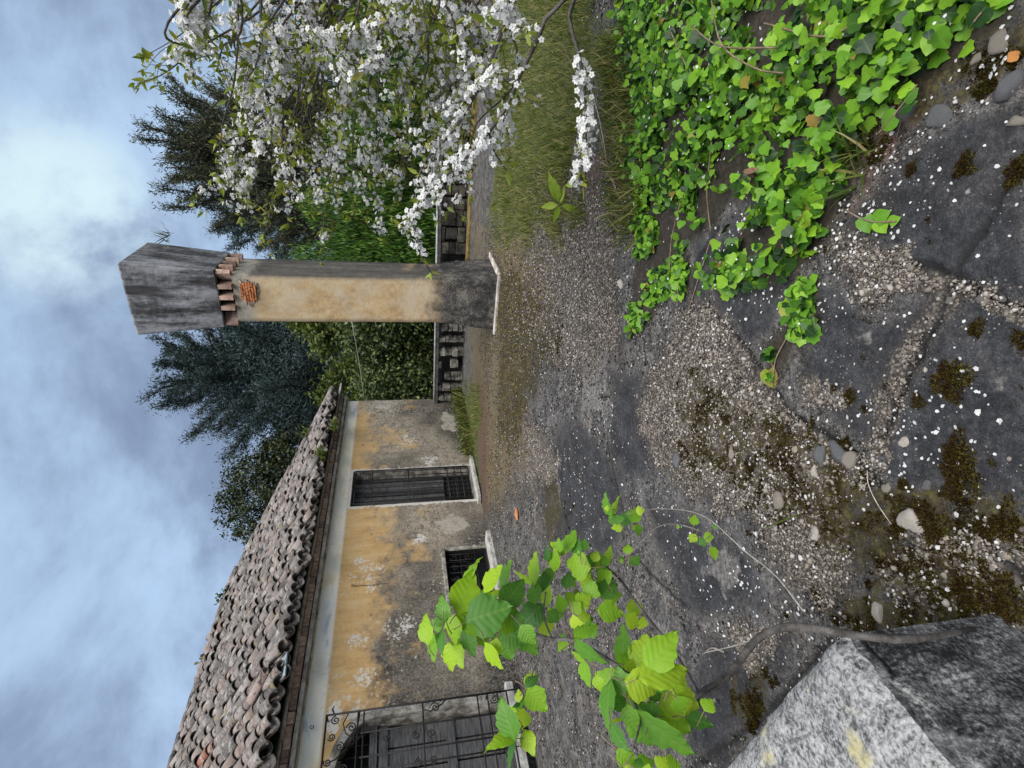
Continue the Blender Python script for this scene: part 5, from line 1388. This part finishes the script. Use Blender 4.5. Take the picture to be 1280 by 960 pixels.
LV = '''170 350 190 255 28;140 440 190 322 84;170 472 302 425 104;290 425 352 335 66;275 455 352 475 70;288 372 302 272 22;228 372 272 288 20;100 470 76 398 46;40 545 20 460 34;56 512 52 602 22;86 500 80 575 24;128 452 122 545 54;110 545 112 636 40;130 545 148 622 30;170 490 176 582 34;232 545 276 628 24;268 530 258 598 40;212 505 236 552 50;290 500 312 592 84;342 492 388 590 64;350 486 392 545 50;226 400 232 362 50;150 400 160 350 60;200 520 190 470 60;260 480 252 420 64;320 440 330 500 60
395 345 390 248 36;440 272 437 220 22;462 302 460 232 30;500 242 522 168 34;480 240 474 198 24;545 250 524 192 34;562 236 562 198 24;578 292 504 282 72;622 332 614 268 28;642 282 636 222 28;592 272 604 238 26;418 372 428 305 30;502 362 508 308 34;398 412 390 338 44;432 420 436 358 26;490 440 478 386 34;418 418 352 482 66;536 418 578 386 44;622 392 662 330 50;606 432 686 445 52;560 352 606 384 46;578 452 540 474 40;604 490 556 512 40;524 378 506 408 36;500 530 478 570 28;428 470 444 522 44;560 300 590 250 40;530 330 500 345 46;640 350 610 300 50;584 330 560 372 46;520 440 545 410 44;440 440 470 470 40
732 452 724 396 44;700 462 746 480 42;756 492 758 458 26;706 246 706 214 24;716 256 742 284 34;690 268 678 256 24
650 122 620 58 28;660 130 654 54 30;680 146 668 118 30;690 152 702 108 32;740 150 746 186 22;720 140 738 96 34;734 104 758 100 24;668 150 650 110 30;700 130 722 128 30;645 95 632 110 26
925 150 930 120 24;932 182 914 206 22;960 190 990 190 30;964 200 944 214 24;985 222 1000 262 20;868 155 880 158 18;990 160 1002 152 14
695 618 682 490 58;735 625 762 520 66;768 625 862 530 76;690 690 762 570 92;745 660 892 622 78;700 668 800 700 84;698 720 672 630 66;530 530 610 624 44;526 452 556 530 30;560 602 562 684 32;602 652 612 702 34;648 672 624 815 56;652 812 684 898 20;706 750 722 838 56;722 790 782 898 66;738 770 902 926 44;784 792 788 738 44;812 752 908 836 88;902 792 982 812 50;868 722 936 752 72;962 768 986 734 40;862 690 890 648 50;840 700 800 660 50;780 700 820 730 50;690 740 740 780 56;660 720 700 770 50
330 862 278 746 48;332 862 298 962 26;350 828 350 762 60;362 836 388 912 50;372 700 428 762 62;372 692 386 634 34;366 692 402 652 30;346 742 338 700 22;340 770 352 720 26
672 900 732 962 56;740 960 790 932 44;806 960 832 928 44;832 956 880 950 50;690 960 720 985 60;770 975 800 990 60'''
gd = [1.08, 1.20, 1.27, 1.48, 1.56, .98, 1.15, .92]
smesh = [t.mesh('shrub_leaf', M_SLEAF, True) for t in SLT]
pet = MB()
for gi, grp in enumerate(LV.split('\n')):
    d0 = gd[gi]
    for it in grp.split(';'):
        bx, by, tx, ty, w = map(float, it.split())
        spec = [(bx, by, tx, ty, w, 0)]
        if R_.random() < .55 and gi != 4:
            a_ = R_.uniform(.7, 2.2) * R_.choice((-1, 1)); k_ = R_.uniform(.55, .9); vx, vy = (tx - bx) * k_, (ty - by) * k_
            spec.append((bx, by, bx + vx * math.cos(a_) - vy * math.sin(a_), by + vx * math.sin(a_) + vy * math.cos(a_), w * k_, .035))
        for bx, by, tx, ty, w, back in spec:
            cx_, cy_ = (bx + tx) / 2, (by + ty) / 2
            bx, by, tx, ty, w = cx_ + (bx - cx_) * 1.12, cy_ + (by - cy_) * 1.12, cx_ + (tx - cx_) * 1.12, cy_ + (ty - cy_) * 1.12, w * 1.04
            d = d0 + R_.uniform(-.06, .06) + back
            lpx = math.hypot(tx - bx, ty - by)
            dz = R_.uniform(-.3, .35) * lpx / 2.667 / FPX * d
            B = at_dist(ZX(bx), ZY(by), d); T_ = at_dist(ZX(tx), ZY(ty), d + dz); L = np.linalg.norm(T_ - B)
            v = unit(CAM - (B + T_) / 2); y = unit(T_ - B); v = unit(v - y * (v @ y)); x = np.cross(y, v)
            c = min(1.0, (w / lpx) / .60); ang = math.acos(c) * R_.choice((-1, 1)) * .9 + R_.uniform(-.25, .25)
            n_ = v * math.cos(ang) + x * math.sin(ang)
            if n_[2] < -.2: n_ = v * math.cos(ang) - x * math.sin(ang)
            sc = np.array([[L * max(.95, min(1.55, (w / lpx) / .58)), L, L]])
            A = frames(n_[None], y[None], sc)[0]
            o = obj('leaf', R_.choice(smesh), shr); o.matrix_local = mat4(A, B - shrub_base)
            pe = B - y * .022 + rdir(1)[0] * .006
            pet.tube([B - shrub_base, (B + pe) / 2 + rdir(1)[0] * .002 - shrub_base, pe - shrub_base], [.0009, .0008, .001], 4)
pp = pet.build('petioles', M_IVYSTEM, shr); pp['kind'] = 'stuff'

# ------------------------------------------------------------------ loose things on the terrace
ICO_V, ICO_F = None, None
def rock_tpl(seed, sub=1, flat=.55, rough=.22):
    r = np.random.default_rng(seed); g = (1 + 5 ** .5) / 2
    V = unit(np.array([(-1, g, 0), (1, g, 0), (-1, -g, 0), (1, -g, 0), (0, -1, g), (0, 1, g), (0, -1, -g), (0, 1, -g), (g, 0, -1), (g, 0, 1), (-g, 0, -1), (-g, 0, 1)], float))
    Fs = [(0, 11, 5), (0, 5, 1), (0, 1, 7), (0, 7, 10), (0, 10, 11), (1, 5, 9), (5, 11, 4), (11, 10, 2), (10, 7, 6), (7, 1, 8), (3, 9, 4), (3, 4, 2), (3, 2, 6), (3, 6, 8), (3, 8, 9), (4, 9, 5), (2, 4, 11), (6, 2, 10), (8, 6, 7), (9, 8, 1)]
    for _ in range(sub):
        V = list(map(tuple, V)); cache = {}; F2 = []
        def mid(a, b_):
            k = (min(a, b_), max(a, b_))
            if k not in cache: V.append(tuple((np.array(V[a]) + np.array(V[b_])) / 2)); cache[k] = len(V) - 1
            return cache[k]
        for a, b_, c in Fs:
            p, q, s = mid(a, b_), mid(b_, c), mid(c, a); F2 += [(a, p, s), (b_, q, p), (c, s, q), (p, q, s)]
        Fs = F2; V = unit(np.array(V))
    pl = unit(r.normal(size=(11, 3))); dpl = r.uniform(.5, .82, 11)
    V = np.array(V)
    m = V @ pl.T; k = np.min(np.where(m > .05, dpl / np.maximum(m, .05), 9), axis=1); V = V * np.minimum(k, 1)[:, None]
    V *= 1 + r.normal(size=(len(V), 1)) * rough * .18
    V = V / np.abs(V).max(0)
    V *= np.array([1, r.uniform(.65, .95), flat])
    return Tpl(V, Fs)
M_STONE = material('loose_stone', simple((.12, .108, .092), (.46, .42, .36), 30, .006, .9, (1, 1, 1), [(0, (.3, .31, .33)), (.5, (.6, .57, .53)), (1, (.9, .84, .75))]))
M_STONES = [material(n_, simple(a, c, 55, .004, .9, (1, 1, 1), None, .38, .64)) for n_, a, c in (('grey_stone', (.07, .07, .072), (.15, .15, .152)), ('beige_stone', (.15, .13, .105), (.30, .265, .22)), ('pale_stone', (.22, .195, .16), (.56, .51, .44)))]
def gravel_mat(nt, b):
    c = nt.ramp(nt.rnd(), [(0, (.03, .024, .018)), (.3, (.078, .066, .055)), (.6, (.165, .143, .12)), (.85, (.27, .24, .207)), (1, (.44, .40, .355))])
    setb(nt, b, nt.mix(nt.math('MULTIPLY', nt.noise(nt.coord('Object'), 120, 3), .5), c, (.16, .135, .11)), .92)
M_GRAVEL = material('crumbled_aggregate', gravel_mat)
STONES = [  # photo pixel x, y, length in pixels, tone, label
    (1142, 651, 36, 1.1, 'largest pale granular stone on the moss near the camera'),
    (1027, 570, 28, .55, 'grey flat stone at the edge of the gravel beside a taller slab chip'),
    (1051, 566, 34, .55, 'long grey slab chip lying upright in the gravel next to the dark slab'),
    (1064, 576, 26, .95, 'pale chip leaning against the long grey slab chip'),
    (1019, 590, 20, 1.1, 'cream stone just left of the brown moss patch in the gravel'),
    (974, 625, 24, .95, 'rounded beige stone among the gravel above the grass seedling'),
    (1021, 668, 20, 1.15, 'pale wedge shaped stone next to the grass seedling'),
    (1111, 611, 16, .8, 'small grey stone on the moss by the bent dry twig'),
    (1080, 606, 14, 1.1, 'small pale stone at the upper end of the bent dry twig'),
    (1160, 608, 16, .7, 'dull grey stone half sunk in the slab right of the moss cushion'),
    (1131, 552, 14, 1.05, 'small white grey stone alone on the blue dark slab'),
    (1175, 147, 28, .75, 'oval grey stone on the dark slab near the ivy sprig'),
    (1252, 55, 24, 1.0, 'pale angular stone near the upper right corner of the slab'),
    (1264, 110, 30, .65, 'rough grey stone near the right border close to the orange leaf'),
    (1272, 152, 18, .95, 'beige stone at the right border below the rough grey one'),
    (1133, 140, 26, .7, 'dark grey stone wedged under the ivy edge'),
    (1114, 146, 22, .85, 'brownish stone half covered by ivy leaves'),
    (1222, 75, 14, .9, 'little grey stone under the dark ivy leaves'),
    (848, 575, 22, .6, 'flat dark grey stone at the far edge of the gravel patch'),
    (916, 565, 20, .9, 'pinkish beige stone inside the far part of the gravel patch'),
    (1100, 765, 26, 1.2, 'pale pinkish lump of mortar near the parapet corner'),
    (776, 355, 16, 1.2, 'pale flat stone on the ground left of the small leaved ivy'),
]
for i, (px, py, l, tone, lab) in enumerate(STONES):
    q = ground_at(px, py); s = l / 2 / FPX * np.linalg.norm(q - CAM) * .92
    o = obj('stone', rock_tpl(100 + i, 2, R_.uniform(.45, .65), .1).mesh('stone', M_STONES[0 if tone < .78 else 1 if tone < 1.02 else 2])); o.location = tuple(q + [0, 0, s * .12]); o.scale = (s, s, s); o.rotation_euler = (R_.uniform(-.15, .15), R_.uniform(-.15, .15), R_.uniform(0, 6))
    tag(o, lab, 'stone', 'loose stones on the terrace')
def sample(n, dmin, dmax, fn, power=1.0):
    """points on the visible terrace, thinning with distance; fn(x, y, masks) gives a probability"""
    X, Y = [], []; got = 0; it = 0
    while got < n and it < 60:
        it += 1; m = 60000
        d = dmin * (dmax / dmin) ** (rng.random(m) ** power); a = rng.uniform(rad(-48), rad(48), m)
        x, y = d * np.sin(a), d * np.cos(a)
        px, py, w = pix(np.stack([x, y, np.zeros(m)], 1)); k = (px > 560) & (px < 1330) & (py > -30) & (py < 990) & (y > .7)
        k &= (x * WN[0] + y * WN[1] > -7.0) & (x * WD[0] + y * WD[1] < 11.3)
        x, y = x[k], y[k]; mk = masks(x, y); pr = fn(x, y, mk); k = rng.random(len(x)) < pr
        X.append(x[k]); Y.append(y[k]); got += k.sum()
    X = np.concatenate(X)[:n]; Y = np.concatenate(Y)[:n]
    return np.stack([X, Y, gz(X, Y)], 1)
def rough01(x, y, s=16, seed=71): return fbm(x, y, s, 4, seed)
def clear_ivy(x, y): return (ivy_sd(x, y) < .02)
# crumbs of aggregate
def gprob(x, y, m):
    n = rough01(x, y, 9, 72)
    return np.clip(sst(m['gravel'] + (n - .5) * 1.1, .46, .62) * .95 * (1 - .6 * sst(m['moss'] + (n - .5), .4, .6)) + .035 * (1 - m['smooth']) * sst(rough01(x, y, 3, 73), .45, .6), 0, 1) * clear_ivy(x, y)
P = sample(46000, 1.0, 6.5, gprob, .8)
d = np.hypot(P[:, 0], P[:, 1])
sz = rng.lognormal(math.log(.0027), .5, len(P)) * (.75 + .25 * d); sz = np.minimum(sz, .014)
P[:, 2] += sz * .3 + .004
qx = unit(rdir(len(P)) * [1, 1, .3]); up_ = unit(rdir(len(P)) * .5 + [0, 0, 1.])
A = frames(up_, qx, sz)
for k in range(4):
    s = np.arange(len(P)) % 4 == k
    o = obj('gravel', rock_tpl(300 + k, 0, .7, .4).scatter('gravel', M_GRAVEL, A[s], P[s])); tag(o, 'crumbled beige aggregate scattered over the broken terrace', 'gravel', kind='stuff')
# grit of every grey over the worn surface
def grit_mat(nt, b): setb(nt, b, nt.ramp(nt.rnd(), [(0, (.010, .0095, .009)), (.4, (.038, .036, .034)), (.7, (.095, .089, .082)), (.9, (.21, .196, .178)), (1, (.48, .45, .41))]), .92)
M_GRIT = material('surface_grit', grit_mat)
OCT = Tpl([(1, 0, 0), (-1, 0, 0), (0, 1, 0), (0, -1, 0), (.1, .1, .8), (0, 0, -.6)], [(0, 2, 4), (2, 1, 4), (1, 3, 4), (3, 0, 4), (2, 0, 5), (1, 2, 5), (3, 1, 5), (0, 3, 5)])
P = sample(38000, 1.0, 9.5, lambda x, y, m: (.16 + .84 * (1 - sst(m['smooth'], .3, .7))) * sst(rough01(x, y, 4, 79) + .25 * (rough01(x, y, 19, 80) - .5), .32, .6) * (1 - .7 * (m['grass'] > .5)) * clear_ivy(x, y), .75)
d = np.hypot(P[:, 0], P[:, 1]); sz = np.minimum(rng.lognormal(math.log(.0021), .55, len(P)) * (.6 + .45 * d), .016); P[:, 2] += sz * .2 + .003
A = frames(unit(rdir(len(P)) * .4 + [0, 0, 1.]), unit(rdir(len(P)) * [1, 1, .2]), np.stack([sz, sz * rng.uniform(.5, 1, len(P)), sz * .7], 1))
tag(obj('grit', OCT.scatter('grit', M_GRIT, A, P)), 'fine grey grit worn loose over the whole terrace', 'grit', kind='stuff')
# larger crumbs
P = sample(700, 1.0, 3.6, gprob, 1.0); sz = rng.lognormal(math.log(.0075), .3, len(P)); P[:, 2] += sz * .3
A = frames(unit(rdir(len(P)) * .5 + [0, 0, 1.]), unit(rdir(len(P)) * [1, 1, .3]), sz)
tag(obj('pebbles', rock_tpl(320, 1, .6, .4).scatter('pebbles', M_STONE, A, P)), 'small broken pebbles lying in the gravel and moss', 'pebbles', kind='stuff')
# moss: short dense shoots
M_MOSS = material('moss_shoots', leaf_mat([(0, (.012, .006, .003)), (.35, (.032, .020, .006)), (.65, (.060, .050, .010)), (1, (.14, .13, .022))], .15, .8, None, .1, (7, (.55, .42, .4))))
SHOOT = Tpl([(-.22, 0, 0), (.22, 0, 0), (.03, .1, 1), (0, -.22, 0), (0, .22, 0), (-.06, 0, .9)], [(0, 1, 2), (3, 4, 5)])
def mprob(x, y, m):
    n = rough01(x, y, 13, 74)
    return np.clip(sst(m['moss'] + (n - .5) * 1.7, .52, .66), 0, 1) * clear_ivy(x, y)
P = sample(52000, 1.0, 5.0, mprob, .85)
d = np.hypot(P[:, 0], P[:, 1]); sz = rng.uniform(.005, .011, len(P)) * (.8 + .25 * d)
A = frames(unit(rdir(len(P)) * .35 + [0, 0, 1.]), unit(rdir(len(P)) * [1, 1, .1]), sz); 
tag(obj('moss', SHOOT.scatter('moss', M_MOSS, A, P + [0, 0, .002])), 'brown and olive moss growing over the broken slab', 'moss', kind='stuff')
# dry ochre moss and stalks far off
M_OCHRE = material('ochre_stalks', leaf_mat([(0, (.04, .03, .01)), (.5, (.13, .11, .028)), (1, (.30, .26, .10))], .15, .85, None, .1))
P = sample(2600, 4.0, 10, lambda x, y, m: sst(m['ochre'] + (rough01(x, y, 5, 75) - .5) * 1.2, .4, .6), .9)
A = frames(unit(rdir(len(P)) * .5 + [0, 0, 1.]), unit(rdir(len(P)) * [1, 1, .1]), rng.uniform(.015, .042, len(P)))
tag(obj('dry_moss', SHOOT.scatter('dry_moss', M_OCHRE, A, P)), 'ochre dry moss and stalks near the foot of the chimney', 'moss', kind='stuff')
# moss cushions
CUSH = [(1190, 474, 40, 'round olive moss cushion on the dark slab nearest the gravel seam'), (1150, 503, 17, 'tiny dark moss cushion left of the olive cushion'), (1199, 572, 44, 'broad green moss cushion with a white petal on it'), (1200, 604, 40, 'brown moss cushion joined to the broad green one'),
        (1221, 411, 20, 'reddish brown moss cushion beside the gravel seam'), (1207, 208, 24, 'dark moss cushion beside the ivy on the right slab'), (1142, 212, 16, 'small dark moss cushion under the ivy edge'), (1128, 664, 24, 'bright green smooth moss cushion under the largest pale stone'),
        (1170, 655, 42, 'olive moss cushion right of the largest pale stone'), (1236, 664, 28, 'dark brown rounded moss cushion near the pale mortar streak'), (1262, 655, 34, 'green moss cushion close to the lower right border'), (1130, 606, 14, 'little moss cushion beside the small grey stone'),
        (1044, 486, 12, 'tiny brown moss cushion on the gravel spur'), (1064, 496, 18, 'blackish moss cushion at the edge of the gravel spur'), (1255, 745, 50, 'yellow green moss cushion against the parapet face'), (1210, 735, 40, 'olive moss cushion beside the pale mortar streak'), (1278, 425, 22, 'brown moss cushion cut by the right border'), (945, 880, 30, 'dark moss cushion by the far edge of the parapet'), (1275, 210, 26, 'moss tuft at the right border beside the crack')]
for i, (px, py, l, lab) in enumerate(CUSH):
    q = ground_at(px, py); s = l / 2 / FPX * np.linalg.norm(q - CAM)
    e = empty('moss_cushion', tuple(q), label=lab, cat='moss', group='moss cushions')
    n = int(260 + 900 * min(1, s / .06))
    a = rng.uniform(0, 2 * math.pi, n); r = np.sqrt(rng.random(n)); edge = 1 + 1.1 * (vnoise(np.cos(a) * 1.7 + i * 3, np.sin(a) * 1.7 + i) - .5) + .5 * (vnoise(np.cos(a) * 5 + i * 3, np.sin(a) * 5 + i) - .5)
    Pn = np.stack([np.cos(a) * r * edge, np.sin(a) * r * edge * .85, .22 * np.sqrt(np.clip(1 - r * r, 0, 1)) * (.5 + vnoise(np.cos(a) * r * 3 + i, np.sin(a) * r * 3))], 1) * s
    nn = unit(Pn * [1, 1, 2.2] + rdir(n) * s * .3 + [0, 0, s * .2])
    obj('shoots', SHOOT.scatter('shoots', M_MOSS, frames(nn, rdir(n), rng.uniform(.006, .011, n) * (.7 + s * 6)), Pn), e)
    V, Fq = [], []; k1, k2 = 5, 12
    for u in range(k1 + 1):
        for v_ in range(k2):
            rr = u / k1 * .6; aa = 2 * math.pi * v_ / k2; V.append((math.cos(aa) * rr * s, math.sin(aa) * rr * .85 * s, .17 * math.sqrt(max(0, 1 - rr * rr * 2.7)) * s - .004))
    for u in range(k1):
        for v_ in range(k2): Fq.append((u * k2 + v_, u * k2 + (v_ + 1) % k2, (u + 1) * k2 + (v_ + 1) % k2, (u + 1) * k2 + v_)[::-1])
    mm = MB(); mm.add(V, Fq); mm.build('mound', M_MOSS, e, True)
# fallen petals
PET = Tpl([(-.0, -.6, 0), (-.5, -.05, .14), (-.32, .5, .22), (.32, .5, .22), (.5, -.05, .14)], [(0, 4, 1), (1, 4, 3), (1, 3, 2)])
def pprob(x, y, m): return np.clip(.10 + .9 * sst(rough01(x, y, 2.3, 76), .45, .68) + .12 * sst(x / np.maximum(y, 1), .1, .5), 0, 1) * np.where(m['grass'] > .5, .2, 1) * (rng.random(len(x)) < np.where(ivy_sd(x, y) > .02, .35, 1)) * (x > -1.3)
P = sample(2900, 1.05, 9, pprob, .62)
iv = ivy_sd(P[:, 0], P[:, 1]) > .02; P[:, 2] += np.where(iv, .12 * rng.random(len(P)) + .03, .008)
d = np.hypot(P[:, 0], P[:, 1])
A = frames(unit(rdir(len(P)) * .35 + [0, 0, 1.]), unit(rdir(len(P)) * [1, 1, .15]), rng.lognormal(math.log(.0082), .28, len(P)) * (1 + .03 * d))
key = np.linalg.norm(A[:, :, 1], axis=1) / d; order = np.argsort(-key)
pm = PET.mesh('petal', M_PETAL)
for i in order[:300]:
    o = obj('petal', pm); o.matrix_local = mat4(A[i], P[i]); tag(o, 'single white cherry petal fallen on the terrace or the ivy', 'petal', 'white petals fallen on the ground')
tag(obj('fallen_petals', PET.scatter('fallen_petals', M_PETAL, A[order[300:]], P[order[300:]])), 'fallen white cherry petals sprinkled over the whole terrace', 'petals', kind='stuff')
# grass
M_GRASS = material('grass_blades', leaf_mat([(0, (.030, .050, .010)), (.35, (.075, .115, .016)), (.6, (.13, .165, .024)), (.78, (.21, .20, .055)), (1, (.34, .28, .13))], .3, .6))
BLADE = Tpl([(-.035, 0, 0), (.035, 0, 0), (-.028, .10, .45), (.028, .10, .45), (-.015, .32, .8), (.015, .32, .8), (0, .62, 1)], [(0, 1, 3), (0, 3, 2), (2, 3, 5), (2, 5, 4), (4, 5, 6)])
P = sample(26000, 3.2, 12.5, lambda x, y, m: sst(m['grass'] + (rough01(x, y, 4, 77) - .5) * .9, .42, .58) * clear_ivy(x, y), .8)
sz = rng.uniform(.03, .10, len(P)) * (.75 + .6 * vnoise(P[:, 0] * 1.5, P[:, 1] * 1.5))
A = frames(unit(rdir(len(P)) * .5 + [0, 0, 1.]), unit(rdir(len(P)) * [1, 1, .1]), sz)
tag(obj('grass', BLADE.scatter('grass', M_GRASS, A, P - [0, 0, .005])), 'thin green grass spreading over the terrace right of the chimney and by the house', 'grass', kind='stuff')
P = sample(1500, 1.6, 4.5, lambda x, y, m: sst(m['grass'] + m['dirt'], .3, .6) * .8 * (np.abs(ivy_sd(x, y) + .02) < .3), .8)
A = frames(unit(rdir(len(P)) * .7 + [0, 0, 1.]), unit(rdir(len(P)) * [1, 1, .1]), rng.uniform(.06, .16, len(P)))
tag(obj('grass_tufts', BLADE.scatter('grass_tufts', M_GRASS, A, P)), 'loose longer grass blades along the edge of the ivy', 'grass', kind='stuff')
# weeds at the wall foot
for (s, w, lab) in ((10.6, .9, 'green weeds growing at the foot of the house wall near the corner'), (9.3, .35, 'low weeds beside the doorstep of the barred door'), (5.0, .3, 'weeds at the wall between the small window and the big grille')):
    q = W0 + WD * s + WN * .25; e = empty('weed', (q[0], q[1], gz1(q[0], q[1])), label=lab, cat='weed')
    n = int(700 * w); pp = np.stack([rng.uniform(-1, 1, n) * w, rng.uniform(-.2, .2, n), np.zeros(n)], 1); R2 = np.array([[WD[0], WN[0], 0], [WD[1], WN[1], 0], [0, 0, 1]]); pp = pp @ R2.T
    obj('blades', BLADE.scatter('blades', M_GRASS, frames(unit(rdir(n) * .5 + [0, 0, 1.]), unit(rdir(n) * [1, 1, .1]), rng.uniform(.12, .34, n)), pp), e)
    n2 = n // 2; pp = np.stack([rng.uniform(-1, 1, n2) * w, rng.uniform(-.15, .15, n2), rng.uniform(.03, .3, n2)], 1) @ R2.T
    obj('leaves', LEAF4.scatter('leaves', M_LAUREL, frames(unit(rdir(n2) + [0, 0, .8]), rdir(n2), rng.uniform(.04, .09, n2)), pp), e)
# small single things
def leaf_thing(name, px, py, ang, L, m, lab, cat, tpl, curl=.3, lift=.01):
    q = ground_at(px, py); o = obj(name, tpl.mesh(name, m, True)); n_ = unit(np.array([.2, -.3, 1.]) + rdir(1)[0] * curl); t_ = np.array([math.cos(ang), math.sin(ang), .1])
    o.matrix_local = mat4(frames(n_[None], t_[None], np.array([L]))[0], q + [0, 0, lift]); tag(o, lab, cat); return o
M_DEADLEAF = material('dead_leaf', simple((.12, .06, .035), (.42, .25, .17), 60, .006))
M_ORANGE = material('orange_leaf', simple((.32, .12, .03), (.55, .26, .08), 30, .002))
CURL = Tpl(np.stack([SLT[0].V[:, 0] * (1 + .5 * np.sin(SLT[0].V[:, 1] * 9)), SLT[0].V[:, 1], SLT[0].V[:, 2] + .22 * np.sin(SLT[0].V[:, 1] * 11 + SLT[0].V[:, 0] * 7) + 1.3 * np.abs(SLT[0].V[:, 0])], 1), SLT[0].F, SLT[0].uv)
leaf_thing('dead_leaf', 992, 214, 2.2, .062, M_DEADLEAF, 'curled pinkish brown dead leaf lying on the ivy', 'leaf', CURL, .5, .15)
leaf_thing('fallen_leaf', 1276, 76, .5, .035, M_ORANGE, 'orange fallen leaf at the right border near the grey stones', 'leaf', SLT[1], .3)
q = ground_at(648, 642); o = obj('tile_fragment', rock_tpl(55, 1, .35).mesh('tile_fragment', M_RAWB)); o.location = tuple(q + [0, 0, .03]); o.scale = (.10, .07, .07); o.rotation_euler = (.2, .1, .6); tag(o, 'broken red tile fragment lying on the terrace before the barred door', 'tile fragment')
def on_ground(name, pts, r, m, lab, cat):
    Q = [ground_at(a, b_) + [0, 0, h] for a, b_, h in pts]; mm = MB(); mm.tube(bez(Q, 14), r, 5); tag(mm.build(name, m, None, True), lab, cat)
on_ground('dry_twig', [(1088, 588, .012), (1092, 605, .02), (1106, 628, .03), (1118, 655, .012)], .0016, M_DEADTWIG, 'thin bent pale dry twig lying on the moss', 'twig')
on_ground('dry_twig', [(1138, 100, .02), (1140, 125, .02), (1126, 172, .015)], .002, M_SBARK, 'dark twig across the slab below the ivy edge', 'twig')
on_ground('dry_stalk', [(738, 60, .12), (760, 140, .08), (772, 215, .06), (786, 262, .02)], .004, M_DEADTWIG, 'pale dry stalk lying along the upper edge of the ivy', 'stalk')
q0 = ground_at(1004, 640); e = empty('grass_seedling', tuple(q0), label='small grass seedling with one green blade growing from the gravel', cat='seedling')
for pts, m, nm, rr in (([(1004, 640, .0), (990, 648, .02), (972, 656, .025), (962, 660, .02)], M_GRASS, 'blade', [.002, .0035, .003, .0005]), ([(1004, 640, 0), (1018, 646, .012), (1032, 642, .006)], M_DEADTWIG, 'root', .001), ([(1004, 640, 0), (1012, 655, .01), (1022, 662, .005)], M_DEADTWIG, 'root', .001), ([(1004, 640, 0), (1000, 632, .01), (998, 628, .005)], M_DEADTWIG, 'root', .001)):
    Q = bez([ground_at(a, b_) + [0, 0, h] - q0 for a, b_, h in pts], 10); mm = MB(); mm.tube(Q, list(np.interp(np.linspace(0, 1, 10), np.linspace(0, 1, 4), rr)) if isinstance(rr, list) else rr, 5); mm.build(nm, m, e, True)
# seedling with yellow green leaves before the grass
M_LIMELEAF = material('lime_leaf', leaf_mat([(0, (.22, .34, .03)), (1, (.34, .44, .05))], .4, .5))
q0 = ground_at(718, 262); e = empty('sapling', tuple(q0), label='small sapling with five yellow green leaves standing before the grass', cat='sapling')
top = at_dist(700, 256, np.linalg.norm(q0 - CAM) * .96)
mm = MB(); mm.tube([(0, 0, 0), (top - q0) * .5 + [.01, 0, .02], top - q0], .004, 5); mm.build('stem', M_SBARK, e, True)
for (tx, ty) in ((690, 226), (680, 258), (694, 272), (720, 262), (703, 238)):
    T_ = at_dist(tx, ty, np.linalg.norm(top - CAM) + R_.uniform(-.05, .05)); L = np.linalg.norm(T_ - top)
    n_ = unit(CAM - top) + rdir(1)[0] * .5
    o = obj('leaf', SLT[0].mesh('leaf', M_LIMELEAF, True), e); o.matrix_local = mat4(frames(n_[None], (T_ - top)[None], np.array([[L * .55, L * 1.15, L]]))[0], top - q0 + (T_ - top) * .12)
# weeds rooted between the roof tiles
def roof_weed(px, py, off, n, h, lab, mat=M_LIME):
    q = onplane(px, py, W0 + WN * off, WN); e = empty('roof_weed', tuple(q), label=lab, cat='weed')
    obj('leaves', LEAF4.scatter('leaves', mat, frames(unit(rdir(n) + [0, 0, .5]), unit(rdir(n) + [0, 0, .7]), rng.uniform(.05, .11, n)), rng.normal(size=(n, 3)) * h * [.5, .5, .4] + [0, 0, h * .3]), e)
roof_weed(421, 531, .42, 60, .12, 'little green weed rooted in the eaves nearest the house corner')
roof_weed(406, 568, .42, 80, .14, 'bushy green weed growing from the eaves above the barred door')
roof_weed(387, 540, -.3, 50, .13, 'weed standing on the hip of the roof before the dark cedar')
roof_weed(283, 744, -2.6, 60, .16, 'weed on the roof ridge in the middle of the photo', M_LAUREL)
roof_weed(262, 822, -2.6, 50, .12, 'small ochre weed on the ridge farther toward the left end', M_OCHRE)
q = at_dist(209, 298, 8.3); e = empty('hood_weed', tuple(q), label='dry grass tuft growing on top of the chimney hood', cat='weed')
obj('blades', BLADE.scatter('blades', M_PINE, frames(unit(rdir(26) * .6 + [0, 0, 1.]), rdir(26), rng.uniform(.10, .22, 26)), rng.normal(size=(26, 3)) * [.06, .06, 0] + [0, 0, -.02]), e)
